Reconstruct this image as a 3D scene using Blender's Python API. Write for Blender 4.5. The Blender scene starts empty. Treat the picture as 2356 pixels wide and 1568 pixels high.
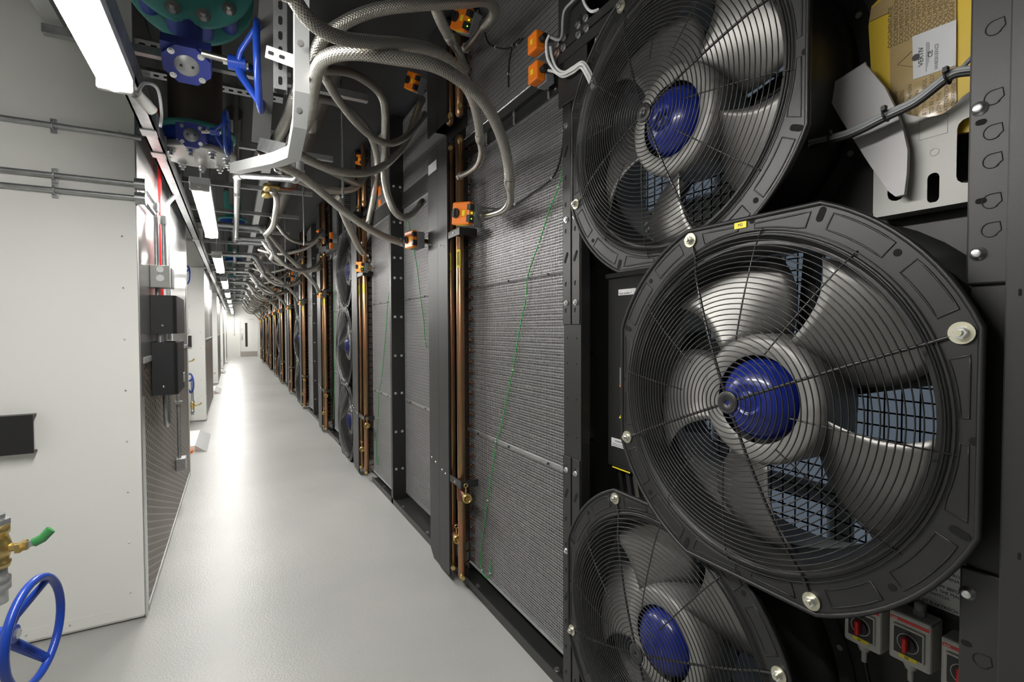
import bpy, bmesh, math, random
from mathutils import Vector, Matrix
random.seed(7)
S = bpy.context.scene
col = S.collection
PI = math.pi
# ------------------------------------------------------------------ camera
FPX, CW, CHT = 1150.0, 2356, 1568
YAW, PIT, ROLL, EYE = math.radians(29.009), math.radians(1.456), math.radians(0.2), 1.5
cy, sy, cp, sp, cr, sr = math.cos(YAW), math.sin(YAW), math.cos(PIT), math.sin(PIT), math.cos(ROLL), math.sin(ROLL)
RM = Matrix(((cy, sy, 0), (-sy, cy, 0), (0, 0, 1))) @ Matrix(((1, 0, 0), (0, cp, sp), (0, -sp, cp))) @ Matrix(((cr, 0, sr), (0, 1, 0), (-sr, 0, cr)))
cd = bpy.data.cameras.new('camera')
cam = bpy.data.objects.new('camera', cd); col.objects.link(cam)
cd.sensor_width = 36.0; cd.lens = 36.0 * FPX / CW; cd.clip_start = 0.02; cd.clip_end = 200
cam.matrix_world = Matrix.Translation((0, 0, EYE)) @ (RM @ Matrix(((1, 0, 0), (0, 0, -1), (0, 1, 0)))).to_4x4()
S.camera = cam
def ray(x, y): return RM @ Vector(((x - CW/2) / FPX, 1, -(y - CHT/2) / FPX))
def P(x, y, d): return Vector((0, 0, EYE)) + ray(x, y) * d
def on(x, y, ax, val):
    r = ray(x, y); o = Vector((0, 0, EYE)); i = 'XYZ'.index(ax)
    return o + r * ((val - o[i]) / r[i])
# ------------------------------------------------------------------ world and exposure
w = bpy.data.worlds.new('world'); S.world = w; w.use_nodes = True
w.node_tree.nodes['Background'].inputs[0].default_value = (0.8, 0.9, 1, 1)
w.node_tree.nodes['Background'].inputs[1].default_value = 0.02
S.view_settings.view_transform = 'Standard'; S.view_settings.look = 'None'
S.view_settings.gamma = 1; S.view_settings.use_curve_mapping = False
S.view_settings.exposure = 1.58
S.cycles.max_bounces = 8; S.cycles.diffuse_bounces = 5; S.cycles.glossy_bounces = 4
LAMP_POWER = 30.0
# ------------------------------------------------------------------ materials
def mat(name, c, rough=0.5, metal=0.0, emit=None, es=0, bump=None, var=None, spec=None, coat=0):
    m = bpy.data.materials.new(name); m.use_nodes = True
    nt = m.node_tree; b = nt.nodes['Principled BSDF']
    b.inputs['Base Color'].default_value = (*c, 1); b.inputs['Roughness'].default_value = rough
    b.inputs['Metallic'].default_value = metal
    if spec is not None: b.inputs['Specular IOR Level'].default_value = spec
    if coat: b.inputs['Coat Weight'].default_value = coat; b.inputs['Coat Roughness'].default_value = 0.08
    if emit: b.inputs['Emission Color'].default_value = (*emit, 1); b.inputs['Emission Strength'].default_value = es
    tc = nt.nodes.new('ShaderNodeTexCoord')
    if var:                                     # (other colour, scale, contrast)
        n = nt.nodes.new('ShaderNodeTexNoise'); n.inputs['Scale'].default_value = var[1]; n.inputs['Detail'].default_value = 5
        r = nt.nodes.new('ShaderNodeValToRGB'); e = var[2]
        r.color_ramp.elements[0].position = 0.5 - e; r.color_ramp.elements[1].position = 0.5 + e
        r.color_ramp.elements[0].color = (*c, 1); r.color_ramp.elements[1].color = (*var[0], 1)
        nt.links.new(tc.outputs['Object'], n.inputs['Vector']); nt.links.new(n.outputs[0], r.inputs[0])
        nt.links.new(r.outputs[0], b.inputs['Base Color'])
    if bump:                                    # (scale, strength, distance)
        n = nt.nodes.new('ShaderNodeTexNoise'); n.inputs['Scale'].default_value = bump[0]; n.inputs['Detail'].default_value = 2
        bp = nt.nodes.new('ShaderNodeBump'); bp.inputs['Strength'].default_value = bump[1]; bp.inputs['Distance'].default_value = bump[2]
        nt.links.new(tc.outputs['Object'], n.inputs['Vector']); nt.links.new(n.outputs[0], bp.inputs['Height'])
        nt.links.new(bp.outputs[0], b.inputs['Normal'])
    return m
M = {}
M['black'] = mat('black_powder_coat', (.020, .020, .0195), .42, bump=(900, .25, .0006))
M['black2'] = mat('dark_grey_steel', (.024, .024, .0235), .45, bump=(700, .2, .0006))
M['matt'] = mat('matt_black', (.008, .008, .008), .7)
M['hole'] = mat('hole_black', (.002, .002, .002), .9)
M['plastic'] = mat('black_moulded_plastic', (.012, .012, .0125), .42, bump=(500, .25, .0005), var=((.018, .018, .0185), 6, .2))
M['rubber'] = mat('black_rubber', (.012, .012, .012), .5)
M['blackwire'] = mat('black_coated_wire', (.022, .022, .022), .28)
M['white'] = mat('white_panel_paint', (.88, .88, .845), .45, bump=(400, .08, .0003), var=((.86, .86, .825), 1.2, .25))
M['whiteb'] = mat('white_wall_paint', (.78, .78, .74), .6)
M['galv'] = mat('galvanised_steel', (.55, .56, .56), .38, .85, var=((.42, .43, .44), 25, .2))
M['alu'] = mat('light_grey_steel', (.62, .63, .63), .42, .35)
M['ss'] = mat('stainless_steel', (.58, .56, .52), .28, 1.0, var=((.45, .43, .39), 18, .3))
M['steel'] = mat('brushed_steel_sheet', (.60, .60, .59), .27, .9, bump=(3, .08, .002))
M['zinc'] = mat('zinc_bolt', (.75, .76, .76), .25, .9)
M['yzinc'] = mat('yellow_zinc_bolt', (.60, .58, .45), .35, .85)
M['blade'] = mat('grey_fan_blade', (.27, .265, .255), .40, .8, var=((.23, .225, .215), 8, .3))
M['hubring'] = mat('cast_aluminium', (.32, .315, .30), .45, .3, var=((.27, .265, .25), 30, .3))
M['blue'] = mat('blue_gloss_paint', (.008, .022, .25), .28, coat=.35)
M['hblue'] = mat('blue_valve_paint', (.012, .055, .38), .33, coat=.3)
M['gblue'] = mat('blue_gearbox_paint', (.05, .07, .36), .38)
M['teal'] = mat('teal_flange_paint', (.07, .33, .30), .4)
M['copper'] = mat('copper_pipe', (.42, .20, .11), .30, .9, var=((.30, .21, .11), 5, .12), bump=(60, .05, .001))
M['copper2'] = mat('fresh_copper', (.26, .10, .055), .4, .8, var=((.16, .07, .04), 40, .2))
M['brass'] = mat('brass', (.62, .46, .18), .3, .9)
M['orange'] = mat('orange_plastic', (.85, .21, .015), .4)
M['orange2'] = mat('orange_reflective', (.9, .2, .03), .5)
M['yellow'] = mat('yellow_label', (.85, .72, .03), .5)
M['envy'] = mat('yellow_envelope', (.75, .52, .03), .45)
M['kraft'] = mat('kraft_paper', (.50, .37, .18), .18, coat=.8, bump=(11, 1, .012))
M['paper'] = mat('white_paper', (.75, .76, .78), .2, coat=.6, bump=(14, .4, .003))
M['label'] = mat('white_label', (.7, .7, .7), .5)
M['ink'] = mat('printed_ink', (.03, .03, .03), .5)
M['kink'] = mat('brown_ink', (.16, .11, .04), .4)
M['greyp'] = mat('light_grey_plastic', (.50, .50, .47), .45)
M['greyd'] = mat('mid_grey_plastic', (.20, .21, .22), .4)
M['bag'] = mat('translucent_grey_sleeve', (.46, .45, .455), .42, bump=(9, .3, .006))
M['red'] = mat('red_plastic', (.65, .01, .01), .35)
M['redpipe'] = mat('red_pipe_paint', (.55, .015, .02), .35)
M['green'] = mat('green_cable', (.03, .33, .07), .45)
M['wcable'] = mat('white_cable', (.75, .75, .75), .4)
M['gcable'] = mat('grey_cable', (.30, .31, .32), .4)
M['dull'] = mat('dull_dark_steel', (.10, .10, .10), .5, .3)
M['sheet'] = mat('machined_flange', (.60, .60, .58), .35, .45)
M['box'] = mat('satin_black_enclosure', (.018, .018, .02), .5, bump=(600, .5, .0008))
M['insul'] = mat('dark_pipe_insulation', (.075, .062, .05), .38, bump=(6, .3, .01))
M['soffit'] = mat('dark_soffit', (.02, .021, .024), .55, var=((.035, .036, .04), 3, .3))
M['led'] = mat('green_led', (.2, 1, 0), .5, emit=(.3, 1, .02), es=1.6)
M['lamp'] = mat('lamp_diffuser', (.9, .9, .9), .5, emit=(1, .98, .94), es=LAMP_POWER)
M['day_fill'] = mat('daylit_and_fill_panel', (.12, .15, .19), .6, emit=(.32, .40, .50), es=.085)  # daylight glow, shared by the added lower fill panels in the plenum
M['vis'] = mat('vision_panel_glass', (.05, .05, .045), .1)
M['kick'] = mat('steel_kickplate', (.42, .39, .35), .4, .4)
M['green2'] = mat('green_lever_grip', (.06, .30, .09), .35)
M['wire'] = mat('zinc_guard_wire', (.42, .42, .42), .45, .6)

def nodemat(name):
    m = bpy.data.materials.new(name); m.use_nodes = True
    nt = m.node_tree
    return m, nt, nt.nodes['Principled BSDF'], nt.nodes.new, nt.links.new
def mth(nt, op, a, b=None):
    n = nt.nodes.new('ShaderNodeMath'); n.operation = op
    for i, v in enumerate((a, b)):
        if v is None: continue
        if isinstance(v, (int, float)): n.inputs[i].default_value = v
        else: nt.links.new(v, n.inputs[i])
    return n.outputs[0]
# floor: glossy grey resin with fine orange peel and faint mottling
m, nt, b, nn, lk = nodemat('resin_floor')
tc = nn('ShaderNodeTexCoord')
n1 = nn('ShaderNodeTexNoise'); n1.inputs['Scale'].default_value = 1.3; n1.inputs['Detail'].default_value = 6
n2 = nn('ShaderNodeTexNoise'); n2.inputs['Scale'].default_value = 130; n2.inputs['Detail'].default_value = 1.5
lk(tc.outputs['Object'], n1.inputs['Vector']); lk(tc.outputs['Object'], n2.inputs['Vector'])
r = nn('ShaderNodeValToRGB'); r.color_ramp.elements[0].position = .3; r.color_ramp.elements[1].position = .7
r.color_ramp.elements[0].color = (.375, .38, .365, 1); r.color_ramp.elements[1].color = (.43, .43, .415, 1)
lk(n1.outputs[0], r.inputs[0]); lk(r.outputs[0], b.inputs['Base Color'])
bp = nn('ShaderNodeBump'); bp.inputs['Strength'].default_value = .6; bp.inputs['Distance'].default_value = .002
lk(n2.outputs[0], bp.inputs['Height']); lk(bp.outputs[0], b.inputs['Normal'])
b.inputs['Roughness'].default_value = .33; b.inputs['Specular IOR Level'].default_value = .38
M['floor'] = m
# braided hose: woven strands from the tube's own uv
m, nt, b, nn, lk = nodemat('braided_steel_hose')
uv = nn('ShaderNodeUVMap'); sx = nn('ShaderNodeSeparateXYZ'); lk(uv.outputs[0], sx.inputs[0])
a = mth(nt, 'MULTIPLY', sx.outputs[0], 2*PI*13); c_ = mth(nt, 'MULTIPLY', sx.outputs[1], 2*PI*105)
s1 = mth(nt, 'SINE', mth(nt, 'ADD', a, c_)); s2 = mth(nt, 'SINE', mth(nt, 'SUBTRACT', a, c_))
h = mth(nt, 'MAXIMUM', s1, s2)
r = nn('ShaderNodeValToRGB'); r.color_ramp.elements[0].position = .0; r.color_ramp.elements[1].position = .75
r.color_ramp.elements[0].color = (.33, .31, .27, 1); r.color_ramp.elements[1].color = (.70, .68, .63, 1)
lk(h, r.inputs[0]); lk(r.outputs[0], b.inputs['Base Color'])
bp = nn('ShaderNodeBump'); bp.inputs['Strength'].default_value = .45; bp.inputs['Distance'].default_value = .0012
lk(h, bp.inputs['Height']); lk(bp.outputs[0], b.inputs['Normal'])
b.inputs['Metallic'].default_value = .92; b.inputs['Roughness'].default_value = .32
M['braid'] = m
# coil fins: fine upright aluminium fins
m, nt, b, nn, lk = nodemat('coil_fins')
tc = nn('ShaderNodeTexCoord'); sx = nn('ShaderNodeSeparateXYZ'); lk(tc.outputs['Object'], sx.inputs[0])
f1 = mth(nt, 'SINE', mth(nt, 'MULTIPLY', sx.outputs[2], 2*PI/.0254)); f2 = mth(nt, 'SINE', mth(nt, 'MULTIPLY', sx.outputs[1], 2*PI/.0045))
n1 = nn('ShaderNodeTexNoise'); n1.inputs['Scale'].default_value = 5; n1.inputs['Detail'].default_value = 4
mp = nn('ShaderNodeMapping'); mp.inputs['Scale'].default_value = (1, .6, 22); lk(tc.outputs['Object'], mp.inputs[0]); lk(mp.outputs[0], n1.inputs['Vector'])
h = mth(nt, 'ADD', mth(nt, 'MULTIPLY', f1, .25), mth(nt, 'ADD', mth(nt, 'MULTIPLY', f2, .12), n1.outputs[0]))
r = nn('ShaderNodeValToRGB'); r.color_ramp.elements[0].position = .28; r.color_ramp.elements[1].position = .82
r.color_ramp.elements[0].color = (.02, .02, .02, 1); r.color_ramp.elements[1].color = (.26, .26, .255, 1)
lk(h, r.inputs[0]); lk(r.outputs[0], b.inputs['Base Color'])
b.inputs['Metallic'].default_value = .2; b.inputs['Roughness'].default_value = .6
M['fins'] = m
# expanded metal filter screen: diamond weave on tan filter media
m, nt, b, nn, lk = nodemat('expanded_metal_filter')
tc = nn('ShaderNodeTexCoord'); sx = nn('ShaderNodeSeparateXYZ'); lk(tc.outputs['Object'], sx.inputs[0])
a = mth(nt, 'MULTIPLY', sx.outputs[1], 2*PI/.13); c_ = mth(nt, 'MULTIPLY', sx.outputs[2], 2*PI/.042)
s1 = mth(nt, 'ABSOLUTE', mth(nt, 'SINE', mth(nt, 'MULTIPLY', mth(nt, 'ADD', a, c_), .5)))
s2 = mth(nt, 'ABSOLUTE', mth(nt, 'SINE', mth(nt, 'MULTIPLY', mth(nt, 'SUBTRACT', a, c_), .5)))
h = mth(nt, 'MINIMUM', s1, s2)
r = nn('ShaderNodeValToRGB'); e = r.color_ramp.elements
e[0].position = .22; e[0].color = (.36, .33, .29, 1); e[1].position = .36; e[1].color = (.15, .115, .08, 1)
lk(h, r.inputs[0]); lk(r.outputs[0], b.inputs['Base Color'])
bp = nn('ShaderNodeBump'); bp.inputs['Strength'].default_value = .8; bp.inputs['Distance'].default_value = .004; bp.invert = True
lk(h, bp.inputs['Height']); lk(bp.outputs[0], b.inputs['Normal'])
b.inputs['Metallic'].default_value = .35; b.inputs['Roughness'].default_value = .4
M['mesh'] = m

# ------------------------------------------------------------------ mesh builder
ORG = {}
def V(*a): return Vector(a)
class MB:
    def __init__(s): s.v = []; s.f = []; s.m = []; s.sm = []; s.uv = {}
    def add(s, vs, fs, mi=0, smooth=False, uvs=None):
        o = len(s.v); s.v += [Vector(v) for v in vs]
        for k, f in enumerate(fs):
            if uvs: s.uv[len(s.f)] = uvs[k]
            s.f.append([i + o for i in f]); s.m.append(mi); s.sm.append(smooth)
        return s
    def box(s, a, b, mi=0, bev=0):
        x0, x1 = sorted((a[0], b[0])); y0, y1 = sorted((a[1], b[1])); z0, z1 = sorted((a[2], b[2]))
        if bev:                                 # chamfered box
            c = bev; pts = []; fs = []
            bmx = bmesh.new(); bmesh.ops.create_cube(bmx, size=1)
            for v in bmx.verts: v.co = Vector(((x0+x1)/2 + v.co.x*(x1-x0), (y0+y1)/2 + v.co.y*(y1-y0), (z0+z1)/2 + v.co.z*(z1-z0)))
            bmesh.ops.bevel(bmx, geom=bmx.edges[:], offset=c, segments=2, affect='EDGES', profile=.5)
            bmx.verts.index_update(); pts = [v.co.copy() for v in bmx.verts]; fs = [[v.index for v in f.verts] for f in bmx.faces]; bmx.free()
            return s.add(pts, fs, mi)
        vs = [(x, y, z) for z in (z0, z1) for y in (y0, y1) for x in (x0, x1)]
        return s.add(vs, [(0, 2, 3, 1), (4, 5, 7, 6), (0, 1, 5, 4), (2, 6, 7, 3), (0, 4, 6, 2), (1, 3, 7, 5)], mi)
    def obox(s, c, ax, ay, az, mi=0):           # oriented box: centre and three half-axis vectors
        c, ax, ay, az = map(Vector, (c, ax, ay, az))
        vs = [c + ax*i + ay*j + az*k for k in (-1, 1) for j in (-1, 1) for i in (-1, 1)]
        return s.add(vs, [(0, 2, 3, 1), (4, 5, 7, 6), (0, 1, 5, 4), (2, 6, 7, 3), (0, 4, 6, 2), (1, 3, 7, 5)], mi)
    def tube(s, path, r, n=10, mi=0, closed=False, caps=True, flat=None, radii=None):
        path = [Vector(p) for p in path]; N = len(path); vs = []; fs = []; uvs = []
        t0 = (path[1] - path[0]).normalized(); up = Vector((0, 0, 1)) if abs(t0.z) < .9 else Vector((1, 0, 0))
        nrm = (up - t0 * up.dot(t0)).normalized(); L = [0]
        for i in range(1, N): L.append(L[-1] + (path[i] - path[i-1]).length)
        for i, p in enumerate(path):
            if closed: t = (path[(i+1) % N] - path[i-1]).normalized()
            else: t = (path[min(i+1, N-1)] - path[max(i-1, 0)]).normalized()
            nrm = (nrm - t * nrm.dot(t)).normalized(); bn = t.cross(nrm)
            rr = radii[i] if radii else r
            for k in range(n):
                a = 2*PI*k/n + (PI/n if n == 4 else 0)
                vs.append(p + nrm*math.cos(a)*rr + bn*math.sin(a)*rr*(flat or 1))
        for i in range(N if closed else N-1):
            j = (i+1) % N; l0 = L[i]; l1 = L[j] if j else L[i] + .1
            for k in range(n):
                k2 = (k+1) % n
                fs.append((i*n+k, i*n+k2, j*n+k2, j*n+k)); uvs.append(((k/n, l0), ((k+1)/n, l0), ((k+1)/n, l1), (k/n, l1)))
        s.add(vs, fs, mi, n > 4, uvs)
        if caps and not closed:
            s.add(vs[:n], [list(range(n))[::-1]], mi); s.add(vs[-n:], [list(range(n))], mi)
        return s
    def cyl(s, a, b, r, n=16, mi=0, r2=None):
        return s.tube([a, b], r, n, mi, radii=[r, r if r2 is None else r2])
    def ring(s, c, ax, R, r, N=48, n=6, mi=0, a0=0, a1=2*PI):
        u, v = basis(ax); c = Vector(c); full = abs(a1 - a0 - 2*PI) < 1e-6
        pts = [c + (u*math.cos(t) + v*math.sin(t))*R for t in [a0 + (a1-a0)*i/(N if full else N-1) for i in range(N)]]
        return s.tube(pts, r, n, mi, closed=full)
    def lathe(s, prof, c, ax, N=32, mi=0, smooth=True, caps=False):   # prof: (radius, along axis)
        u, v = basis(ax); c = Vector(c); ax = Vector(ax).normalized(); K = len(prof); vs = []; fs = []
        for i in range(N):
            t = 2*PI*i/N; d = u*math.cos(t) + v*math.sin(t)
            for r, h in prof: vs.append(c + d*r + ax*h)
        for i in range(N):
            j = (i+1) % N
            for k in range(K-1): fs.append((i*K+k, j*K+k, j*K+k+1, i*K+k+1))
        if caps: fs.append([i*K for i in range(N)][::-1]); fs.append([i*K+K-1 for i in range(N)])
        return s.add(vs, fs, mi, smooth)
    def hexn(s, c, ax, r, h, mi=0, n=6): 
        c = Vector(c); ax = Vector(ax).normalized(); u, v = basis(ax)
        vs = [c + (u*math.cos(2*PI*i/n) + v*math.sin(2*PI*i/n))*r + ax*k*h for k in (0, 1) for i in range(n)]
        return s.add(vs, [[i, (i+1) % n, n+(i+1) % n, n+i] for i in range(n)] + [list(range(n))[::-1], list(range(n, 2*n))], mi)
    def plate(s, loops, O, U, W, T, mi=0):      # polygon with holes, in plane O + a*U + b*W, thickness vector T
        O, U, W, T = map(Vector, (O, U, W, T)); bm = bmesh.new()
        for lp in loops:
            vv = [bm.verts.new((a, b_, 0)) for a, b_ in lp]
            for i in range(len(vv)): bm.edges.new((vv[i], vv[(i+1) % len(vv)]))
        bmesh.ops.triangle_fill(bm, use_beauty=True, use_dissolve=False, edges=bm.edges[:])
        bm.verts.index_update(); n = len(bm.verts)
        base = [O + U*v.co.x + W*v.co.y for v in bm.verts]; fs = [[v.index for v in f.verts] for f in bm.faces]; bm.free()
        s.add(base + [p + T for p in base], fs + [[i + n for i in f[::-1]] for f in fs], mi)
        k = 0
        for lp in loops:
            m_ = len(lp); pts = [O + U*a + W*b_ for a, b_ in lp]
            s.add(pts + [p + T for p in pts], [[i, (i+1) % m_, m_+(i+1) % m_, m_+i] for i in range(m_)], mi)
        return s
    def build(s, name, mats, parent=None, at=None):
        me = bpy.data.meshes.new(name)
        if parent is not None: org = ORG[parent.name] if at is None else Vector(at)
        elif at is not None: org = Vector(at)
        else:
            lo = [min(v[i] for v in s.v) for i in range(3)]; hi = [max(v[i] for v in s.v) for i in range(3)]
            org = Vector(((lo[0]+hi[0])/2, (lo[1]+hi[1])/2, lo[2]))
        me.from_pydata([v - org for v in s.v], [], s.f)
        mats = mats if isinstance(mats, (list, tuple)) else [mats]
        for k in mats: me.materials.append(M[k] if isinstance(k, str) else k)
        me.polygons.foreach_set('material_index', s.m); me.polygons.foreach_set('use_smooth', s.sm)
        if s.uv:
            ul = me.uv_layers.new(name='UVMap').data
            for p in me.polygons:
                q = s.uv.get(p.index)
                if q:
                    for li, c in zip(p.loop_indices, q): ul[li].uv = c
        me.update()
        o = bpy.data.objects.new(name, me); col.objects.link(o); ORG[o.name] = org
        if parent is not None: o.parent = parent; o.location = org - ORG[parent.name]
        else: o.location = org
        return o
def basis(ax):
    ax = Vector(ax).normalized(); up = Vector((0, 0, 1)) if abs(ax.z) < .9 else Vector((0, 1, 0))
    v = (up - ax*up.dot(ax)).normalized(); u = v.cross(ax)
    return u, v
def smooth(pts, k=6):                           # Catmull-Rom through the points
    pts = [Vector(p) for p in pts]; pts = [pts[0]*2 - pts[1]] + pts + [pts[-1]*2 - pts[-2]]; out = []
    for i in range(1, len(pts)-2):
        p0, p1, p2, p3 = pts[i-1:i+3]
        for j in range(k):
            t = j/k
            out.append(.5*((2*p1) + (p2-p0)*t + (2*p0-5*p1+4*p2-p3)*t*t + (3*p1-p0-3*p2+p3)*t**3))
    return out + [pts[-2]]
def tag(o, label=None, cat=None, group=None, kind=None):
    for k, v in (('label', label), ('category', cat), ('group', group), ('kind', kind)):
        if v: o[k] = v
    return o
def thing(name, loc, label, cat, group=None):
    o = bpy.data.objects.new(name, None); col.objects.link(o); o.location = loc; o.empty_display_size = .1
    ORG[o.name] = Vector(loc)
    return tag(o, label, cat, group)
def struct(name, mb, m, label=None): return tag(mb.build(name, m), label, None, None, 'structure')
def kids(o): return [c for c in bpy.data.objects if c.parent == o]
def copy_tree(o, d=None, parent=None, ch=None):
    if ch is None:
        ch = {}
        for q in bpy.data.objects:
            if q.parent: ch.setdefault(q.parent.name, []).append(q)
    c = o.copy(); col.objects.link(c); c.parent = parent
    if d is not None: c.location = o.location + Vector(d)
    ORG[c.name] = ORG[o.name] + (Vector(d) if d is not None else Vector((0, 0, 0)))
    for q in ch.get(o.name, []): copy_tree(q, None, c, ch)
    return c
def text(body, name, m, size, O, U, W, parent, align='LEFT', ext=.0003):
    cu = bpy.data.curves.new(name, 'FONT'); cu.body = body; cu.size = size; cu.align_x = align; cu.extrude = ext
    tmp = bpy.data.objects.new(name, cu); me = bpy.data.meshes.new_from_object(tmp); bpy.data.objects.remove(tmp)
    me.materials.clear(); me.materials.append(M[m]); o = bpy.data.objects.new(name, me); col.objects.link(o)
    U = Vector(U).normalized(); W = Vector(W).normalized(); N = U.cross(W)
    mt = Matrix((U, W, N)).transposed().to_4x4(); mt.translation = Vector(O) - ORG[parent.name]
    o.parent = parent; o.matrix_local = mt; ORG[o.name] = Vector(O)
    return o
ORD = ['first', 'second', 'third', 'fourth', 'fifth', 'sixth', 'seventh', 'eighth', 'ninth', 'tenth', 'eleventh', 'twelfth', 'thirteenth', 'fourteenth']
NX = Vector((-1, 0, 0))
def stadium(cx, cz, hw, hl, ang, n=6):          # slot outline
    p = []
    for s_, a0 in ((1, -PI/2), (-1, PI/2)):
        for i in range(n+1):
            t = a0 + PI*i/n; p.append((s_*hl + hw*math.cos(t), hw*math.sin(t)))
    c, s2 = math.cos(ang), math.sin(ang)
    return [(cx + a*c - b_*s2, cz + a*s2 + b_*c) for a, b_ in p]
def bolts(name, m, parent, L, r=.009):
    for p, ax in L:
        f = MB(); bolt(f, p, ax, r); f.build(name, m, parent)
def bolt(mb, c, ax, r=.009, mi=0):
    mb.cyl(c, Vector(c) + Vector(ax)*.0025, r*1.45, 14, mi); mb.hexn(Vector(c) + Vector(ax)*.0025, ax, r, r*.8, mi)
# ================================================================== ROOM
PITCH = 4.9
struct('floor', MB().box((-3, -3.5, -.05), (3.2, 31.5, 0)), 'floor')
struct('ceiling', MB().box((-3, -3.5, 3.3), (3.2, 31.5, 3.4)), 'soffit')
struct('wall_left', MB().box((-2.6, -3.5, 0), (-2.5, 31.3, 3.3)), 'whiteb')
struct('wall_right', MB().box((3.0, -3.5, 0), (3.1, 31.3, 3.3)), 'whiteb')
struct('wall_near', MB().box((-3, -3.5, 0), (3.2, -3.4, 3.3)), 'whiteb')
# end wall with door opening, door leaf with vision slit
ye = 31.3
struct('wall_far', MB().plate([[(-3, 0), (.22, 0), (.22, 2.12), (1.14, 2.12), (1.14, 0), (3.2, 0), (3.2, 3.3), (-3, 3.3)]], (0, ye, 0), (1, 0, 0), (0, 0, 1), (0, .15, 0)), 'whiteb')
d = MB().plate([[(.26, .01), (1.10, .01), (1.10, 2.08), (.26, 2.08)], [(.50, .53), (.62, .53), (.62, 1.85), (.50, 1.85)]], (0, ye+.03, 0), (1, 0, 0), (0, 0, 1), (0, .045, 0))
door = tag(d.build('door_1', 'whiteb'), None, None, None, 'structure')
MB().box((.50, ye+.045, .53), (.62, ye+.055, 1.85)).build('vision_panel', 'vis', door)
MB().box((.26, ye+.022, .01), (1.10, ye+.03, .27)).build('kick_plate', 'kick', door)
f = MB(); f.tube([(.34, ye+.03, .9), (.34, ye-.02, .9), (.34, ye-.02, 1.25), (.34, ye+.03, 1.25)], .012, 8); f.cyl((.34, ye+.03, 1.5), (.34, ye+.015, 1.5), .03, 12); f.build('pull_handle', 'ss', door)
f = MB(); f.box((.7, ye, 2.02), (.95, ye+.03, 2.06)); f.build('door_closer', 'alu', door)
f = MB(); f.plate([[(.19, 0), (.26, 0), (.26, 2.08), (1.10, 2.08), (1.10, 0), (1.17, 0), (1.17, 2.15), (.19, 2.15)]], (0, ye-.012, 0), (1, 0, 0), (0, 0, 1), (0, .03, 0))
tag(f.build('trim_1', 'whiteb'), None, None, None, 'structure')
f = thing('light_switch', (-.02, ye, 1.2), 'white switch box with a drop conduit on the far end wall', 'switch')
MB().box((-.06, ye-.04, 1.16), (.02, ye, 1.24)).build('switch_box', 'greyp', f); MB().cyl((-.02, ye-.02, 1.24), (-.02, ye-.02, 2.7), .012, 8).build('conduit', 'galv', f)

# ================================================================== LAMPS
def lamp(x, y0, L, label, z=2.32, w=.10):
    t = thing('strip_light', (x, y0, z), label, 'light', 'strip lights over the corridor')
    prof = [(-w/2, .0), (-w/2+.012, -.032), (0, -.045), (w/2-.012, -.032), (w/2, .0)]
    b = MB(); n = len(prof); vs = [(x+a, y, z+.045+h) for y in (y0+.03, y0+L-.03) for a, h in prof]
    b.add(vs, [[i, i+1, n+i+1, n+i] for i in range(n-1)] + [list(range(n))[::-1], list(range(n, 2*n)), [0, n, 2*n-1, n-1]], 0, False)
    b.build('diffuser', 'lamp', t)
    MB().box((x-w/2-.004, y0, z+.045), (x+w/2+.004, y0+L, z+.085), bev=.004).build('housing', 'alu', t)
    for y in (y0, y0+L-.03): MB().box((x-w/2-.002, y, z+.006), (x+w/2+.002, y+.03, z+.05), bev=.006).build('end_cap', 'greyp', t)
    for y in (y0+.12, y0+L-.12): MB().cyl((x, y, z+.085), (x, y, 3.3), .005, 8).build('hanger', 'zinc', t)
    b = MB(); b.cyl((x, y0, z+.03), (x, y0-.03, z+.03), .012, 10); b.build('cable_gland', 'greyp', t)
    return t
ly = [(.42, -.35), (3.52, -.17), (6.75, -.17), (9.97, -.15), (13.2, -.14), (16.4, -.13), (19.6, -.12), (22.8, -.11), (26.0, -.1), (29.0, -.1)]
lw = ['large glowing strip light along the white cabinet at the top left', 'hanging from a rod just past the green flanged valve', 'past the end of the first white cabinet']
for i, (y, x) in enumerate(ly):
    if i < 3: lab = lw[i] if i == 0 else 'glowing strip light ' + lw[i]
    else: lab = 'glowing strip light, %s of the row after the large one' % ORD[i]
    lamp(x, y, 1.8, lab)

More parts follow.
